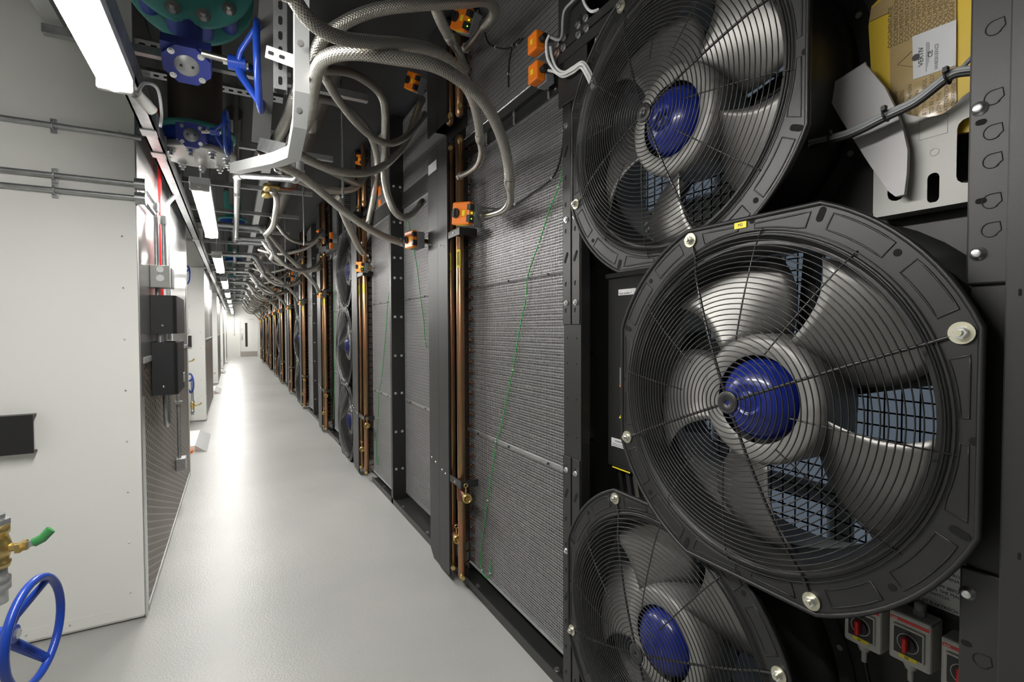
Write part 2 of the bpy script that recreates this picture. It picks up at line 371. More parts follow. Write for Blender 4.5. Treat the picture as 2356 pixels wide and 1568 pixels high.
# ================================================================== LEFT CABINETS
CABS = [(3.17, 6.12, -.43), (9.6, 12.6, -.43), (15.9, 18.9, -.42), (22.0, 25.0, -.40), (27.6, 30.4, -.38)]
cl = ['white panelled air handling cabinet nearest the camera, with steel and mesh side', 'second white panelled cabinet along the left side', 'third white panelled cabinet along the left side', 'fourth white panelled cabinet along the left side', 'farthest white panelled cabinet on the left, before the end wall']
for i, (y0, y1, xf) in enumerate(CABS):
    t = thing('air_handling_cabinet', ((xf-1)/1, y0, 0), cl[i], 'cabinet', 'white cabinets along the left side')
    MB().box((-2.45, y0+.004, .01), (xf-.004, y1, 3.28)).build('body', 'white', t)
    f = MB().box((-2.45, y0, .06), (-1.02, y0+.0035, 3.27), bev=0).box((-1.01, y0, .02), (xf-.0005, y0+.0035, 3.27))
    f.build('front_panel', 'white', t)
    f = MB().box((xf-.085, y0-.0018, .02), (xf-.001, y0-.0004, 2.44)).box((-1.005, y0-.0018, .02), (xf-.086, y0-.0004, .075)).box((-1.005, y0-.0018, 2.36), (xf-.086, y0-.0004, 2.44))
    f.build('edge_strip', 'white', t)
    f = MB()
    for k in range(10): f.lathe([(.005, 0), (.004, .002), (0, .003)], (xf-.06, y0-.0015, .15+.26*k), (0, -1, 0), 10)
    for k in range(4): f.lathe([(.005, 0), (.004, .002), (0, .003)], (xf-.3-.16*k, y0-.0015, .05), (0, -1, 0), 10)
    f.build('screws', 'zinc', t)
    MB().box((xf+.0005, y0+.0005, .005), (xf+.006, y0+.09, 3.28)).build('corner_strip', 'steel', t)
    MB().box((xf-.002, y0+.09, .03), (xf+.002, y1, 1.33)).build('filter_screen', 'mesh', t)
    f = MB().box((xf, y0+.09, 1.33), (xf+.004, y1, 3.28)); f.build('steel_panel', 'steel', t)
    f = MB().box((xf, y0+.09, 1.32), (xf+.008, y1, 1.35)).box((xf, y1-.03, 0), (xf+.008, y1, 3.28)).box((xf, y0+.09, .0), (xf+.008, y1, .03)).box((xf, y0+1.5, 1.35), (xf+.006, y0+1.52, 3.28)); f.build('screen_trim', 'alu', t)

# conduits across the front of the near cabinet
def clip(mb, c): # saddle clip around a conduit running along X
    mb.box((c[0]-.012, c[1]+.012, c[2]-.035), (c[0]+.012, c[1]+.02, c[2]+.035), bev=.002); mb.tube([(c[0], c[1]+.016+.0*0, c[2]-.02), (c[0], c[1]-.012, c[2]-.016), (c[0], c[1]-.017, c[2]), (c[0], c[1]-.012, c[2]+.016), (c[0], c[1]+.016, c[2]+.02)], .004, 6)
cz = [2.47, 2.235, 2.165]
for k, z in enumerate(cz):
    t = thing('conduit_pipe', (-.43, 3.15, z), ['galvanised conduit crossing the white cabinet front, the highest of three', 'galvanised conduit crossing the white cabinet front, the middle one', 'galvanised conduit crossing the white cabinet front, the lowest one'][k], 'pipe', 'conduits on the white cabinet front')
    x1 = -.40 if k == 0 else -.415
    MB().cyl((-2.4, 3.148, z), (x1, 3.148, z), .0125, 12).build('tube', 'galv', t)
    f = MB(); clip(f, (-.74, 3.148, z)); f.build('saddle_clip', 'galv', t)
    if k: 
        f = MB().cyl((-.43, 3.148, z), (-.385, 3.148, z), .031, 20); f.cyl((-.40, 3.15, z), (-.40, 3.55, z+.005), .012, 10); f.build('elbow_box', 'galv', t)
# black channel, brass valve and blue hand wheel at the left edge, then the same kit in each gap between cabinets
def channel(xe, y, z, label):
    t = thing('steel_channel', (xe, y, z), label, 'channel', 'black channel brackets on the left')
    prof = [(0, 0), (.05, 0), (.05, .008), (.008, .008), (.008, .172), (.05, .172), (.05, .18), (0, .18)]
    MB().plate([prof], (xe-.9, y, z), (0, 1, 0), (0, 0, 1), (.9, 0, 0)).build('web', 'black', t); return t
def wheel(c, R, label, tilt=0, shaft=.12, group='blue hand wheels', mt='hblue', ang0=.5, sl=.16):
    t = thing('hand_wheel', c, label, 'wheel', group); ax = Vector((math.cos(tilt), math.sin(tilt), 0)); c = Vector(c); u, v = basis(ax)
    MB().ring(c, ax, R-R*.07, R*.075, 48, 10).build('rim', mt, t)
    hubc = c - ax*R*.42
    for k in range(3):
        a = ang0 + 2*PI*k/3; d = u*math.cos(a) + v*math.sin(a)
        f = MB(); f.tube([hubc + d*R*.08, hubc + d*R*.3 + ax*R*.06, c + d*R*.9], R*.075, 6, radii=[R*.12, R*.1, R*.08], flat=.6); f.build('spoke', mt, t)
    MB().cyl(hubc - ax*R*.22, hubc + ax*R*.14, R*.16, 18).build('hub', mt, t)
    f = MB(); f.cyl(hubc - ax*(R*.2+sl), hubc - ax*R*.1, R*.07, 12); f.hexn(hubc + ax*R*.14, ax, R*.09, R*.05); f.build('stem', 'zinc', t)
    return t
def ballvalve(c, s, label, lever='green2', la=0.2, ll=1, rise=.5):
    t = thing('ball_valve', c, label, 'valve', 'brass ball valves on the left'); c = Vector(c); z = Vector((0, 0, 1))
    MB().lathe([(0, -.055*s), (.03*s, -.055*s), (.033*s, -.04*s), (.027*s, -.035*s), (.033*s, -.015*s), (.037*s, 0), (.033*s, .018*s), (.027*s, .04*s), (.032*s, .045*s), (.032*s, .07*s), (0, .07*s)], c, z, 24).build('valve_body', 'brass', t)
    MB().lathe([(0, .07*s), (.034*s, .07*s), (.034*s, .085*s), (0, .085*s)], c, z, 6, smooth=False).build('hex_nut', 'zinc', t)
    MB().lathe([(.024*s, -.16*s), (.024*s, -.12*s), (.031*s, -.12*s), (.031*s, -.085*s), (.024*s, -.08*s), (.024*s, -.05*s)], c, z, 20).build('pipe_union', 'galv', t)
    MB().cyl(c + z*.085*s, c + z*rise*s, .022*s, 16).build('riser', 'galv', t)
    f = MB(); a = Vector((math.cos(la), -math.sin(la), 0)); f.cyl(c + a*.03*s, c + a*.065*s, .012*s, 10); f.hexn(c + a*.065*s, a, .013*s, .01*s); f.obox(c + a*.06*s + z*.0, a*.006*s, a.cross(z)*.022*s, z*.012*s); f.build('stem_nut', 'brass', t)
    p0 = c + a*.06*s; p = [p0, p0 + (a*.05*s + z*.01*s)*ll, p0 + (a*.09*s + z*.03*s)*ll, p0 + (a*.13*s + z*.075*s)*ll]
    f = MB(); f.tube(p[:2], .012*s, 4, flat=.4); f.build('lever_arm', 'zinc', t)
    f = MB(); f.tube(p[1:], .013*s, 6, flat=.4); f.build('lever_grip', lever, t)
    return t
channel(-.83, 3.116, .925, 'black steel channel on the near white cabinet front, at the left edge')
ballvalve(P(-10, 1262, 1.45), 1.0, 'brass ball valve with green lever grip at the left edge, above the large blue wheel', ll=.55, rise=.1)
wheel(P(80, 1450, 1.27), .135, 'large blue hand wheel low in the left foreground', tilt=-.17, ang0=1.0)
vb = P(-10, 1262, 1.45); wb = P(80, 1450, 1.27); rx, ry = vb.x - .22, vb.y + .06
t = thing('riser_pipe', (rx, ry, 0), 'grey riser pipe just left of the near brass valve and large blue wheel', 'pipe')
MB().cyl((rx, ry, 0), (rx, ry, 3.3), .05, 20).build('tube', 'galv', t)
MB().cyl((rx, ry, vb.z-.02), (vb.x-.02, vb.y, vb.z-.02), .022, 14).build('branch', 'galv', t)
MB().cyl((rx, ry, wb.z), (wb.x-.16, wb.y+.03, wb.z), .02, 14).build('branch', 'galv', t)
for i, (y0, y1, xf) in enumerate(CABS[1:], 1):
    o_ = ['in front of the second white cabinet', 'in front of the third white cabinet', 'in front of the fourth white cabinet', 'in front of the farthest white cabinet'][i-1]
    X = xf - .02; Y = y0 - .35
    channel(X-.16, y0-.054, 1.22, 'short black steel channel ' + o_)
    ballvalve((X-.23, Y, 1.0), .9, 'upper brass ball valve ' + o_, 'brass', la=.1, ll=.6)
    ballvalve((X-.15, Y+.05, .30), .9, 'lower brass ball valve ' + o_, 'brass', la=.1, ll=.6)
    t = thing('riser_pipe', (X-.42, Y, 0), 'grey riser pipe behind the wheels and valves ' + o_, 'pipe', 'riser pipes in the cabinet gaps')
    MB().cyl((X-.42, Y+.02, 0), (X-.42, Y+.02, 3.3), .05, 16).build('tube', 'galv', t)
    f = MB()
    for z in (.66, 1.0, .28, 2.35): f.cyl((X-.42, Y+.02, z), (X-.19, Y+.02, z), .018, 10)
    f.build('branch', 'galv', t)
    wheel((X-.17, Y, .66), .16, 'low blue hand wheel ' + o_, tilt=.35)
    wheel((X-.19, Y+.05, 2.35), .15, 'high blue hand wheel ' + o_, tilt=.35)
    t = thing('drop_conduit', (X-.22, Y-.1, 1.4), 'white drop conduit with round junction boxes ' + o_, 'pipe', 'drop conduits in the cabinet gaps')
    MB().cyl((X-.22, y0-.03, 1.36), (X-.22, y0-.03, 2.5), .0125, 10).cyl((X-.22, y0-.03, 2.5), (X+.3, y0-.03, 2.5), .0125, 10).build('tube', 'alu', t)
    for z in (1.48, 1.88, 2.5): MB().cyl((X-.22, y0-.02, z), (X-.22, y0-.07, z), .04, 20).build('junction_box', 'alu', t)
    MB().box((X-.25, y0-.06, 1.28), (X-.19, y0-.02, 1.38), bev=.004).build('end_box', 'box', t)
    t = thing('floor_plinth', (X-.2, Y-2.2, 0), 'low white floor plinth with an orange strip ' + o_, 'plinth', 'white floor plinths')
    xs, ys = (xf-.9, xf-.02), (y0-2.35, y0-1.25)
    MB().box((xs[0], ys[0], 0), (xs[1], ys[1], .07), bev=.004).build('slab', 'white', t)
    f = MB(); a, b = ys; f.add([(xs[1], a, .07), (xs[1], b, .07), (xs[1]+.13, b-.03, 0), (xs[1]+.13, a-.1, 0), (xs[1], a, 0), (xs[1], b, 0)], [(0, 3, 2, 1), (0, 4, 3), (1, 2, 5), (4, 5, 2, 3)]); f.build('ramp_edge', 'alu', t)
    MB().box((xs[0], ys[0]-.1, 0), (xs[1]-.02, ys[0]-.002, .03), bev=.003).build('warning_strip', 'orange2', t)
# pipes on the steel side of the near cabinet
def enclosure(y0, y1, z0, z1, x1, label, badge):
    t = thing('black_enclosure', (-.36, y0, z0), label, 'enclosure', 'black enclosures on the steel side'); r = .025; pts = [(-.425, y0)]
    for cx, cyy, a0 in ((x1-r, y0+r, -PI/2), (x1-r, y1-r, 0)):
        for k in range(6): a = a0 + PI/2*k/5; pts.append((cx + r*math.cos(a), cyy + r*math.sin(a)))
    pts += [(-.425, y1)]
    MB().plate([pts], (0, 0, z0), (1, 0, 0), (0, 1, 0), (0, 0, z1-z0)).build('housing', 'box', t)
    f = MB(); f.lathe([(.007, 0), (.005, .002), (0, .003)], (x1-.07, y0, z0+.05), (0, -1, 0), 10); f.build('screw', 'zinc', t)
    if badge: MB().box((x1, y1-.12, z0+.04), (x1+.003, y1-.02, z0+.1)).build('badge', 'greyp', t)
enclosure(3.55, 4.10, 1.475, 1.70, -.30, 'upper black enclosure with rounded corner on the steel side of the white cabinet', 0)
enclosure(3.55, 4.02, 1.115, 1.425, -.30, 'lower taller black enclosure on the steel side of the white cabinet', 1)
t = thing('junction_box', (-.4, 3.62, 1.73), 'white and grey junction box above the black enclosures', 'box')
MB().box((-.425, 3.55, 1.745), (-.33, 3.63, 1.875), bev=.004).build('housing', 'greyp', t)
MB().box((-.425, 3.63, 1.75), (-.325, 3.76, 1.87), bev=.003).build('grey_lid', 'greyd', t)
MB().cyl((-.375, 3.55, 1.80), (-.375, 3.547, 1.80), .02, 16).cyl((-.375, 3.55, 1.85), (-.375, 3.547, 1.85), .018, 16).build('knockout', 'alu', t)
for k, (x, y, z0, z1) in enumerate([(-.395, 3.59, 1.87, 2.24), (-.36, 3.60, 1.87, 2.17)]):
    tag(MB().cyl((x, y, z0), (x, y, z1), .0125, 12).cyl((x, y, z1-.05), (x, y, z1), .018, 12).build('riser_conduit', 'galv'), ['galvanised riser conduit next to the steel sheet, above the white junction box', 'galvanised riser conduit nearer the corridor, above the white junction box'][k], 'pipe', 'riser conduits above the junction box')
tag(MB().cyl((-.40, 3.66, 1.70), (-.40, 3.66, 1.75), .014, 10).cyl((-.385, 3.75, 1.42), (-.385, 3.75, 1.475), .014, 10).cyl((-.385, 3.60, 1.42), (-.385, 3.60, 1.475), .02, 10).build('link_conduit', 'galv'), 'short conduit stubs joining the two black enclosures', 'pipe')
tag(MB().cyl((-.405, 3.9, 1.3), (-.405, 3.9, 2.9), .010, 14).build('red_pipe', 'redpipe'), 'red painted pipe rising behind the junction box on the steel side', 'pipe')
t = thing('bent_conduit', (-.38, 4.3, 1.7), 'conduit with an offset bend rising to the steel channel over the steel side', 'pipe')
f = MB(); f.tube(smooth([(-.40, 4.2, 1.43), (-.40, 4.2, 2.2), (-.40, 4.2, 2.35), (-.34, 4.2, 2.45), (-.33, 4.2, 2.55)], 5), .014, 10); f.build('tube', 'galv', t); MB().cyl((-.33, 4.2, 2.5), (-.33, 4.2, 2.58), .022, 12).build('coupling', 'galv', t)
t = thing('socket_drop', (-.4, 4.85, .38), 'vertical conduit ending in a square metal box on the mesh side', 'pipe')
MB().cyl((-.405, 4.8, .46), (-.405, 4.8, 1.12), .0135, 12).build('tube', 'galv', t); MB().box((-.426, 4.74, .37), (-.36, 4.86, .47), bev=.005).build('outlet_box', 'galv', t); MB().box((-.426, 4.78, .90), (-.38, 4.82, .925)).build('saddle_clip', 'galv', t)
f = MB(); f.tube(smooth([(-.38, 3.72, 1.12), (-.38, 3.72, 1.02), (-.38, 3.74, .93), (-.38, 3.80, .90), (-.38, 3.86, .94), (-.38, 3.86, 1.03), (-.38, 3.86, 1.12)], 10), .014, 10)
tag(f.build('flexible_conduit', 'galv'), 'loop of flexible metal conduit hanging under the lower black enclosure', 'conduit')
t = thing('cable_channel', (-.33, 2.0, 2.4), 'long galvanised channel along the top of the white cabinet side', 'channel')
MB().box((-.37, -1, 2.44), (-.31, 31, 2.447)).box((-.37, -1, 2.44), (-.362, 31, 2.53)).box((-.318, -1, 2.44), (-.31, 31, 2.53)).build('trough', 'galv', t)
for y in (2.9, 3.25, 6.2, 9.5, 12.5): MB().box((-.375, y, 2.434), (-.305, y+.09, 2.44)).box((-.31, y, 2.434), (-.304, y+.09, 2.53)).build('joint_plate', 'alu', t)
t = thing('conduit_junction', (-.3, 2.95, 2.2), 'grey cable inlet with a looping white cord beside the large strip light', 'cable')
MB().cyl((-.30, 2.28, 2.36), (-.26, 2.34, 2.33), .02, 14).build('plug', 'greyp', t)
MB().tube(smooth([(-.30, 2.28, 2.36), (-.28, 2.32, 2.42), (-.25, 2.40, 2.44), (-.24, 2.42, 2.36), (-.245, 2.42, 2.30)], 8), .006, 8).build('cord', 'wcable', t)
# ================================================================== FANS
def frame_outline(R=.487, H=.452, n=12, inset=0):
    p = []; a = math.acos(H/R); R -= inset
    for q in range(4):
        for i in range(n+1):
            t = q*PI/2 + a + (PI/2 - 2*a)*i/n; p.append((R*math.cos(t), R*math.sin(t)))
    return p
def circ(r, n=64, c=(0, 0)): return [(c[0] + r*math.cos(2*PI*i/n), c[1] + r*math.sin(2*PI*i/n)) for i in range(n)]
BA = [math.radians(a) for a in (22, 112, 202, 292)]
def make_fan(c, label):
    t = thing('axial_fan', c, label, 'fan', 'axial fans in the right hand bays'); c = Vector(c); A = NX; U = Vector((0, -1, 0)); W = Vector((0, 0, 1))
    at = lambda r, a, h=0: c + (U*math.cos(a) + W*math.sin(a))*r + A*h
    f = MB(); f.plate([frame_outline(), circ(.405, 72)], c - A*.012, U, W, A*.012)
    ol = frame_outline(inset=.002); f.tube([c + U*a + W*b for a, b in ol], .006, 6, closed=True)
    f.lathe([(.412, 0), (.410, .005), (.405, .004), (.396, -.006), (.386, -.025), (.380, -.05), (.378, -.11), (.372, -.12)], c, A, 72)
    # moulded pockets on the frame
    for k in range(4):
        for s_ in (-1, 1):
            for (a0, a1, r1) in ((6, 19, 0), (-40, -6, 1)):
                q = [math.radians(22 + 90*k) + s_*math.radians(v) for v in ((5, 19) if r1 == 0 else (25, 42))]
                pts = []
                for tt in range(7):
                    a = q[0] + (q[1]-q[0])*tt/6; lim = min(.478, .443/max(abs(math.cos(a)), abs(math.sin(a)))) - .008; pts.append(at(lim, a, .0))
                for tt in range(7):
                    a = q[1] + (q[0]-q[1])*tt/6; lim = min(.478, .443/max(abs(math.cos(a)), abs(math.sin(a)))) - .008; pts.append(at(max(.424, lim-.035), a, .0))
                f.tube(pts, .0022, 5, closed=True)
    for k in range(4):
        a = math.radians(67 + 90*k); f.plate([stadium(.462*math.cos(a), .462*math.sin(a), .0075, .009, a)], c + A*.0003, U, W, A*.0006, 1)
        for a2 in (45+90*k, 88+90*k): a = math.radians(a2); rr = .445 if a2 % 90 > 50 else .455; rr = .443 if a2 % 90 == 88 else .458; f.plate([circ(.0075, 12, (rr*math.cos(a), rr*math.sin(a)))], c + A*.0003, U, W, A*.0006, 1)
    f.build('mounting_frame', ['plastic', 'hole'], t)
    MB().lathe([(.385, -.012), (.430, -.012), (.430, -.03), (.418, -.05), (.415, -.20), (.428, -.205), (.428, -.30), (.40, -.30), (.40, -.2)], c, A, 64).build('barrel', 'black', t)
    MB().lathe([(.392, -.121), (.391, -.20), (.398, -.30)], c, A, 64).build('liner', 'hubring', t)
    # wire guard
    prof = lambda r: .055*(1 - (r/.42)**2.2) + .004 + (.008 if r < .40 else 0)
    f = MB(); nr = 32
    for i in range(nr):
        r = .024 + (.418-.024)*i/(nr-1); f.ring(at(0, 0, prof(r)), A, r, .00155, 84, 5)
    f.build('guard_rings', 'blackwire', t)
    for a in BA:
        f = MB(); f.tube([at(.02 + .435*k/8, a, prof(.02 + .435*k/8 if k < 8 else .42) - .004) for k in range(9)], .0036, 8); f.build('guard_spoke', 'blackwire', t)
    for a in BA:
        for da in (31, 62):
            f = MB(); f.tube([at(.15 + .272*k/6, a + math.radians(da), prof(.15 + .27*k/6) - .003) for k in range(7)], .0019, 6); f.build('guard_stay', 'blackwire', t)
    f = MB(); f.lathe([(.005, -.002), (.006, .001), (.027, .001), (.0285, -.001), (.0285, -.004)], at(0, 0, prof(0)), A, 28); f.build('guard_cap', 'plastic', t)
    for a in BA:
        f = MB(); p = at(.457, a, .001); f.cyl(p, p + A*.004, .0195, 24, 0); f.cyl(p + A*.004, p + A*.008, .011, 16, 1); f.hexn(p + A*.006, A, .011, .009, 1); f.cyl(p + A*.015, p + A*.020, .006, 12, 0)
        f.build('guard_bolt', ['yzinc', 'zinc'], t)
    # impeller and motor
    im = MB(); im.lathe([(.112, -.045), (.118, -.040), (.150, -.042), (.163, -.050), (.166, -.07), (.166, -.19), (.10, -.19)], c, A, 48)
    hub = im.build('impeller_hub', 'hubring', t)
    NB = 5
    for k in range(NB):
        vs = []; fs = []; nu, nv = 9, 12; b0 = 2*PI*k/NB + math.radians(110)
        for i in range(nu):
            u = i/(nu-1); r = .160 + .212*u; chord = math.radians(49 - 2*u); sweep = math.radians(-14*u + 20*u*u)
            for j in range(nv):
                v = j/(nv-1); a = b0 + sweep + chord*(v-.5); h = -.115 + .075*(v-.5)*1.55*(1-.25*u) + .012*math.sin(PI*v)
                if u == 1: pass
                vs.append(at(r, a, h))
        for i in range(nu-1):
            for j in range(nv-1): fs.append((i*nv+j, i*nv+j+1, (i+1)*nv+j+1, (i+1)*nv+j))
        n = len(vs); vs2 = vs + [p - A*.004 for p in vs]; fs2 = fs + [[q + n for q in x[::-1]] for x in fs]
        edge = [i*nv for i in range(nu)] + [(nu-1)*nv + j for j in range(1, nv)] + [i*nv + nv-1 for i in range(nu-2, -1, -1)] + list(range(nv-2, 0, -1))
        fs2 += [(edge[q], edge[(q+1) % len(edge)], edge[(q+1) % len(edge)] + n, edge[q] + n) for q in range(len(edge))]
        f = MB().add(vs2, fs2, 0, True); f.build('fan_blade', 'blade', t)
    mo = MB(); mo.lathe([(0, .012), (.018, .012), (.020, .009), (.034, .010), (.036, .013), (.042, .012), (.060, .006), (.080, -.006), (.096, -.024), (.106, -.05), (.110, -.08), (.110, -.16), (0, -.16)], c - A*.020, A, 48)
    mo.build('motor_dome', 'blue', t)
    f = MB()
    for k in range(5):
        a = math.radians(-8 + 72*k + 22); d = at(1, a) - c; tn = A.cross(d)
        f.obox(c + d*.24 - A*.24, d*.17, tn*.02, A*.012)
    f.lathe([(.13, -.2), (.13, -.26), (0, -.26)], c, A, 24)
    f.build('motor_support', 'black2', t)
    return t
FM, FU, FL = (1.11, .805, 1.318), (1.14, 1.125, 2.14), (1.14, 1.15, .49)
fan_m = make_fan(FM, 'large black axial fan nearest the camera, middle of three, its whole guard in view')
fan_u = copy_tree(fan_m, Vector(FU) - Vector(FM)); fan_u['label'] = 'large black axial fan above the nearest one, cut off by the top of the photo'
fan_l = copy_tree(fan_m, Vector(FL) - Vector(FM)); fan_l['label'] = 'large black axial fan below the nearest one, cut off by the bottom of the photo'
zs = [('top', 2.17), ('middle', 1.30), ('bottom', .43)]
for k in range(1, 6):
    for nm, z in zs:
        o = copy_tree(fan_m, Vector((1.12 - (.012 if nm == 'middle' else 0), 6.02 + PITCH*(k-1), z)) - Vector(FM))
        o['label'] = '%s fan in the %s fan column from the camera' % (nm, ORD[k])
def fantag(fan, c, body, a, r, rot=0):
    c = Vector(c); A = NX; U = Vector((0, -1, 0)); W = Vector((0, 0, 1)); p = c + (U*math.cos(a) + W*math.sin(a))*r + A*.002; fr = fan
    u2 = U*math.cos(rot) + W*math.sin(rot); w2 = -U*math.sin(rot) + W*math.cos(rot)
    MB().obox(p, u2*.017, w2*.0085, A*.0006).build('number_tag', 'yellow', fan); text(body, 'tag_number', 'ink', .011, p - u2*.007 - w2*.004 + A*.0009, u2, w2, fan)
fantag(fan_m, FM, 'M2', math.radians(92), .438); fantag(fan_l, FL, 'M1', math.radians(70), .452, -.3)
# ================================================================== FAN BAY
U_, W_ = Vector((0, -1, 0)), Vector((0, 0, 1))
holes = [circ(.40, 48, (-c[1], c[2])) for c in (FM, FU, FL)]
t = thing('fan_bay_casing', (1.3, .95, 0), 'black sheet metal casing behind the three nearest fans', 'casing')
MB().plate([[(-1.66, .02), (-.30, .02), (-.30, 3.28), (-1.66, 3.28)]] + holes, (1.41, 0, 0), U_, W_, (.008, 0, 0)).build('bulkhead', 'black', t)
MB().box((1.17, 1.595, .02), (1.41, 1.605, 3.28)).box((1.17, 1.60, .02), (1.174, 1.65, 3.28)).build('far_side_sheet', 'black', t)
MB().box((1.17, .28, .02), (1.41, .29, 3.28)).build('near_side_sheet', 'black', t)
MB().box((1.17, .29, .0), (1.41, 1.6, .04)).build('bottom_tray', 'black', t)
f = MB()
for z in (.35, .7, 1.05, 1.4, 1.75, 2.1, 2.45): f.cyl((1.25, 1.595, z), (1.25, 1.59, z), .007, 10)
f.build('side_rivets', 'hole', t)
for c in (FM, FU, FL):
    for a in (20, 65, 110, 155, 200, 245, 290, 335): a = math.radians(a); bolts('casing_bolt', 'yzinc', t, [((1.41, c[1]-.45*math.cos(a), c[2]+.45*math.sin(a)), NX)], .008)
for i, c in enumerate((FM, FU, FL)): MB().lathe([(.405, 0), (.47, 0), (.47, .006), (.405, .006)], (1.41, c[1], c[2]), NX, 48).build('seal_ring', 'matt', t)
# daylit louvre panels behind the blades; two lower rows added to brighten gaps
t = thing('outlet_plenum', (2.3, .9, 0), 'pale blue daylight panels with added glowing panels below, behind a mesh grid', 'panel')
f = MB()
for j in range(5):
    for z0, z1 in ((.2, .7), (.8, 1.3), (1.42, 1.98), (2.25, 3.1)): MB().box((2.30, -.6 + .62*j, z0), (2.31, -.1 + .62*j, z1)).build('daylight_fill_panel', 'day_fill', t)
f = MB().box((2.315, -.7, 0), (2.35, 2.5, 3.28)); f.build('plenum_wall', 'alu', t)
f = MB()
for j in range(52): f.box((2.27, -.6 + .06*j, 0), (2.276, -.596 + .06*j, 3.28))
for j in range(60): f.box((2.268, -.6, .055*j), (2.274, 2.5, .055*j + .006))
f.build('mesh_grid', 'matt', t)
# ================================================================== POSTS
def perf(mb, hm, y0, y1, z0, z1, x, pitch=.105, D=False, holes=True):
    mb.box((x, y0, z0), (x+.003, y1, z1), 0)
def perforated_post(y0, label, seam=True):
    t = thing('perforated_post', (1.18, y0, 0), label, 'post', 'perforated posts beside the fan bays')
    y1 = y0 + .115
    MB().box((1.166, y0, .0), (1.21, y1, 3.28), bev=.002).build('column', 'black', t)
    f = MB()
    for zb, zt in ((0.0, .985), (1.515, 3.28)):
        for a, b in ((y0+.002, y0+.050), (y0+.060, y1-.002)): f.box((1.160, a, zb), (1.166, b, zt), bev=.0015)
    gl = []
    for yy in (y0+.026, y0+.088):
        zs = [z for z in [.10+.105*i for i in range(30)] if z < .96 or z > 1.55]
        for i, z in enumerate(zs):
            if i % 4 == 3: f.plate([stadium(-yy, z, .007, .016, 1.1)], (1.1597, 0, 0), U_, W_, (-.0004, 0, 0), 1)
            else: f.plate([[(-yy + .010*math.cos(a), z + .010*math.sin(a)) for a in [PI/2 + PI*k/8 - .2 for k in range(9)]]], (1.1597, 0, 0), U_, W_, (-.0004, 0, 0), 1)
        for z in (1.07, 1.22, 1.36, 1.46): f.plate([circ(.004, 10, (-yy, z))], (1.1657, 0, 0), U_, W_, (-.0004, 0, 0), 1)
        for z in (.60, .93, 1.60, 1.93, 2.30): gl.append(((1.160, yy, z), NX))
    f.build('slotted_plate', ['black2', 'hole'], t); bolts('hex_bolt', 'zinc', t, gl, .008)
    return t
pp = perforated_post(1.555, 'black perforated double post between the nearest fans and the large coil')
for k in range(1, 6):
    o = copy_tree(pp, (0, 5.05 + PITCH*(k-1) - .02, 0)); o['label'] = 'black perforated post beyond the %s fan column' % ORD[k]
# near post with part-punched knockouts and the plain panel at the photo's right edge
t = thing('knockout_post', (1.18, .35, 0), 'black post with knockouts and big bolts right of the nearest fan', 'post')
MB().box((1.175, .285, 0), (1.24, .392, 3.28)).build('column', 'black', t)
for z0, z1 in ((-.0, 1.06), (1.575, 3.28)): MB().box((1.165, .325, z0), (1.175, .398, z1), bev=.004).build('slotted_plate', 'black2', t)
f = MB()
for z in [1.67, 1.72, 1.79, 1.84, 2.02, 1.90] + [.60, .68, .76, .83, .90, .52]:
    c0 = (1.1645, .364, z); f.ring(c0, NX, .0125, .0009, 20, 5, a0=PI*.5, a1=PI*1.75)
    f.tube([(1.1645, .364, z+.0125), (1.1645, .352, z+.0125), (1.1645, .350, z-.002), (1.1645, .358, z-.010)], .0009, 5)
f.build('knockouts', 'matt', t)
for q in ((2254, 250), (2250, 583), (2227, 1363)): p = on(q[0], q[1], 'X', 1.165); f = MB(); f.lathe([(.013, 0), (.012, .003), (.009, .004), (.0085, .009), (.006, .0105), (0, .010)], p, NX, 20); f.build('flange_bolt', 'zinc', t)
f = MB()
for q in ((2257, 281), (2257, 462), (2223, 1479)): p = on(q[0], q[1], 'X', 1.1645); f.plate([stadium(-p.y, p.z, .005, .003, 0)], (1.1645, 0, 0), U_, W_, (-.0004, 0, 0))
f.build('slots', 'hole', t)
t = thing('casing_panel', (1.13, .1, 0), 'plain dark grey casing panel at the right edge of the photo', 'panel')
MB().box((1.13, -1.2, 0), (1.165, .334, 3.28), bev=.003).build('sheet', 'black2', t)
f = MB()
for q in ((2347, 672), (2345, 1279)): p = on(q[0], q[1], 'X', 1.13); f.plate([stadium(-p.y, p.z, .002, .004, PI/2)], (1.1297, 0, 0), U_, W_, (-.0004, 0, 0))
f.build('slots', 'hole', t)
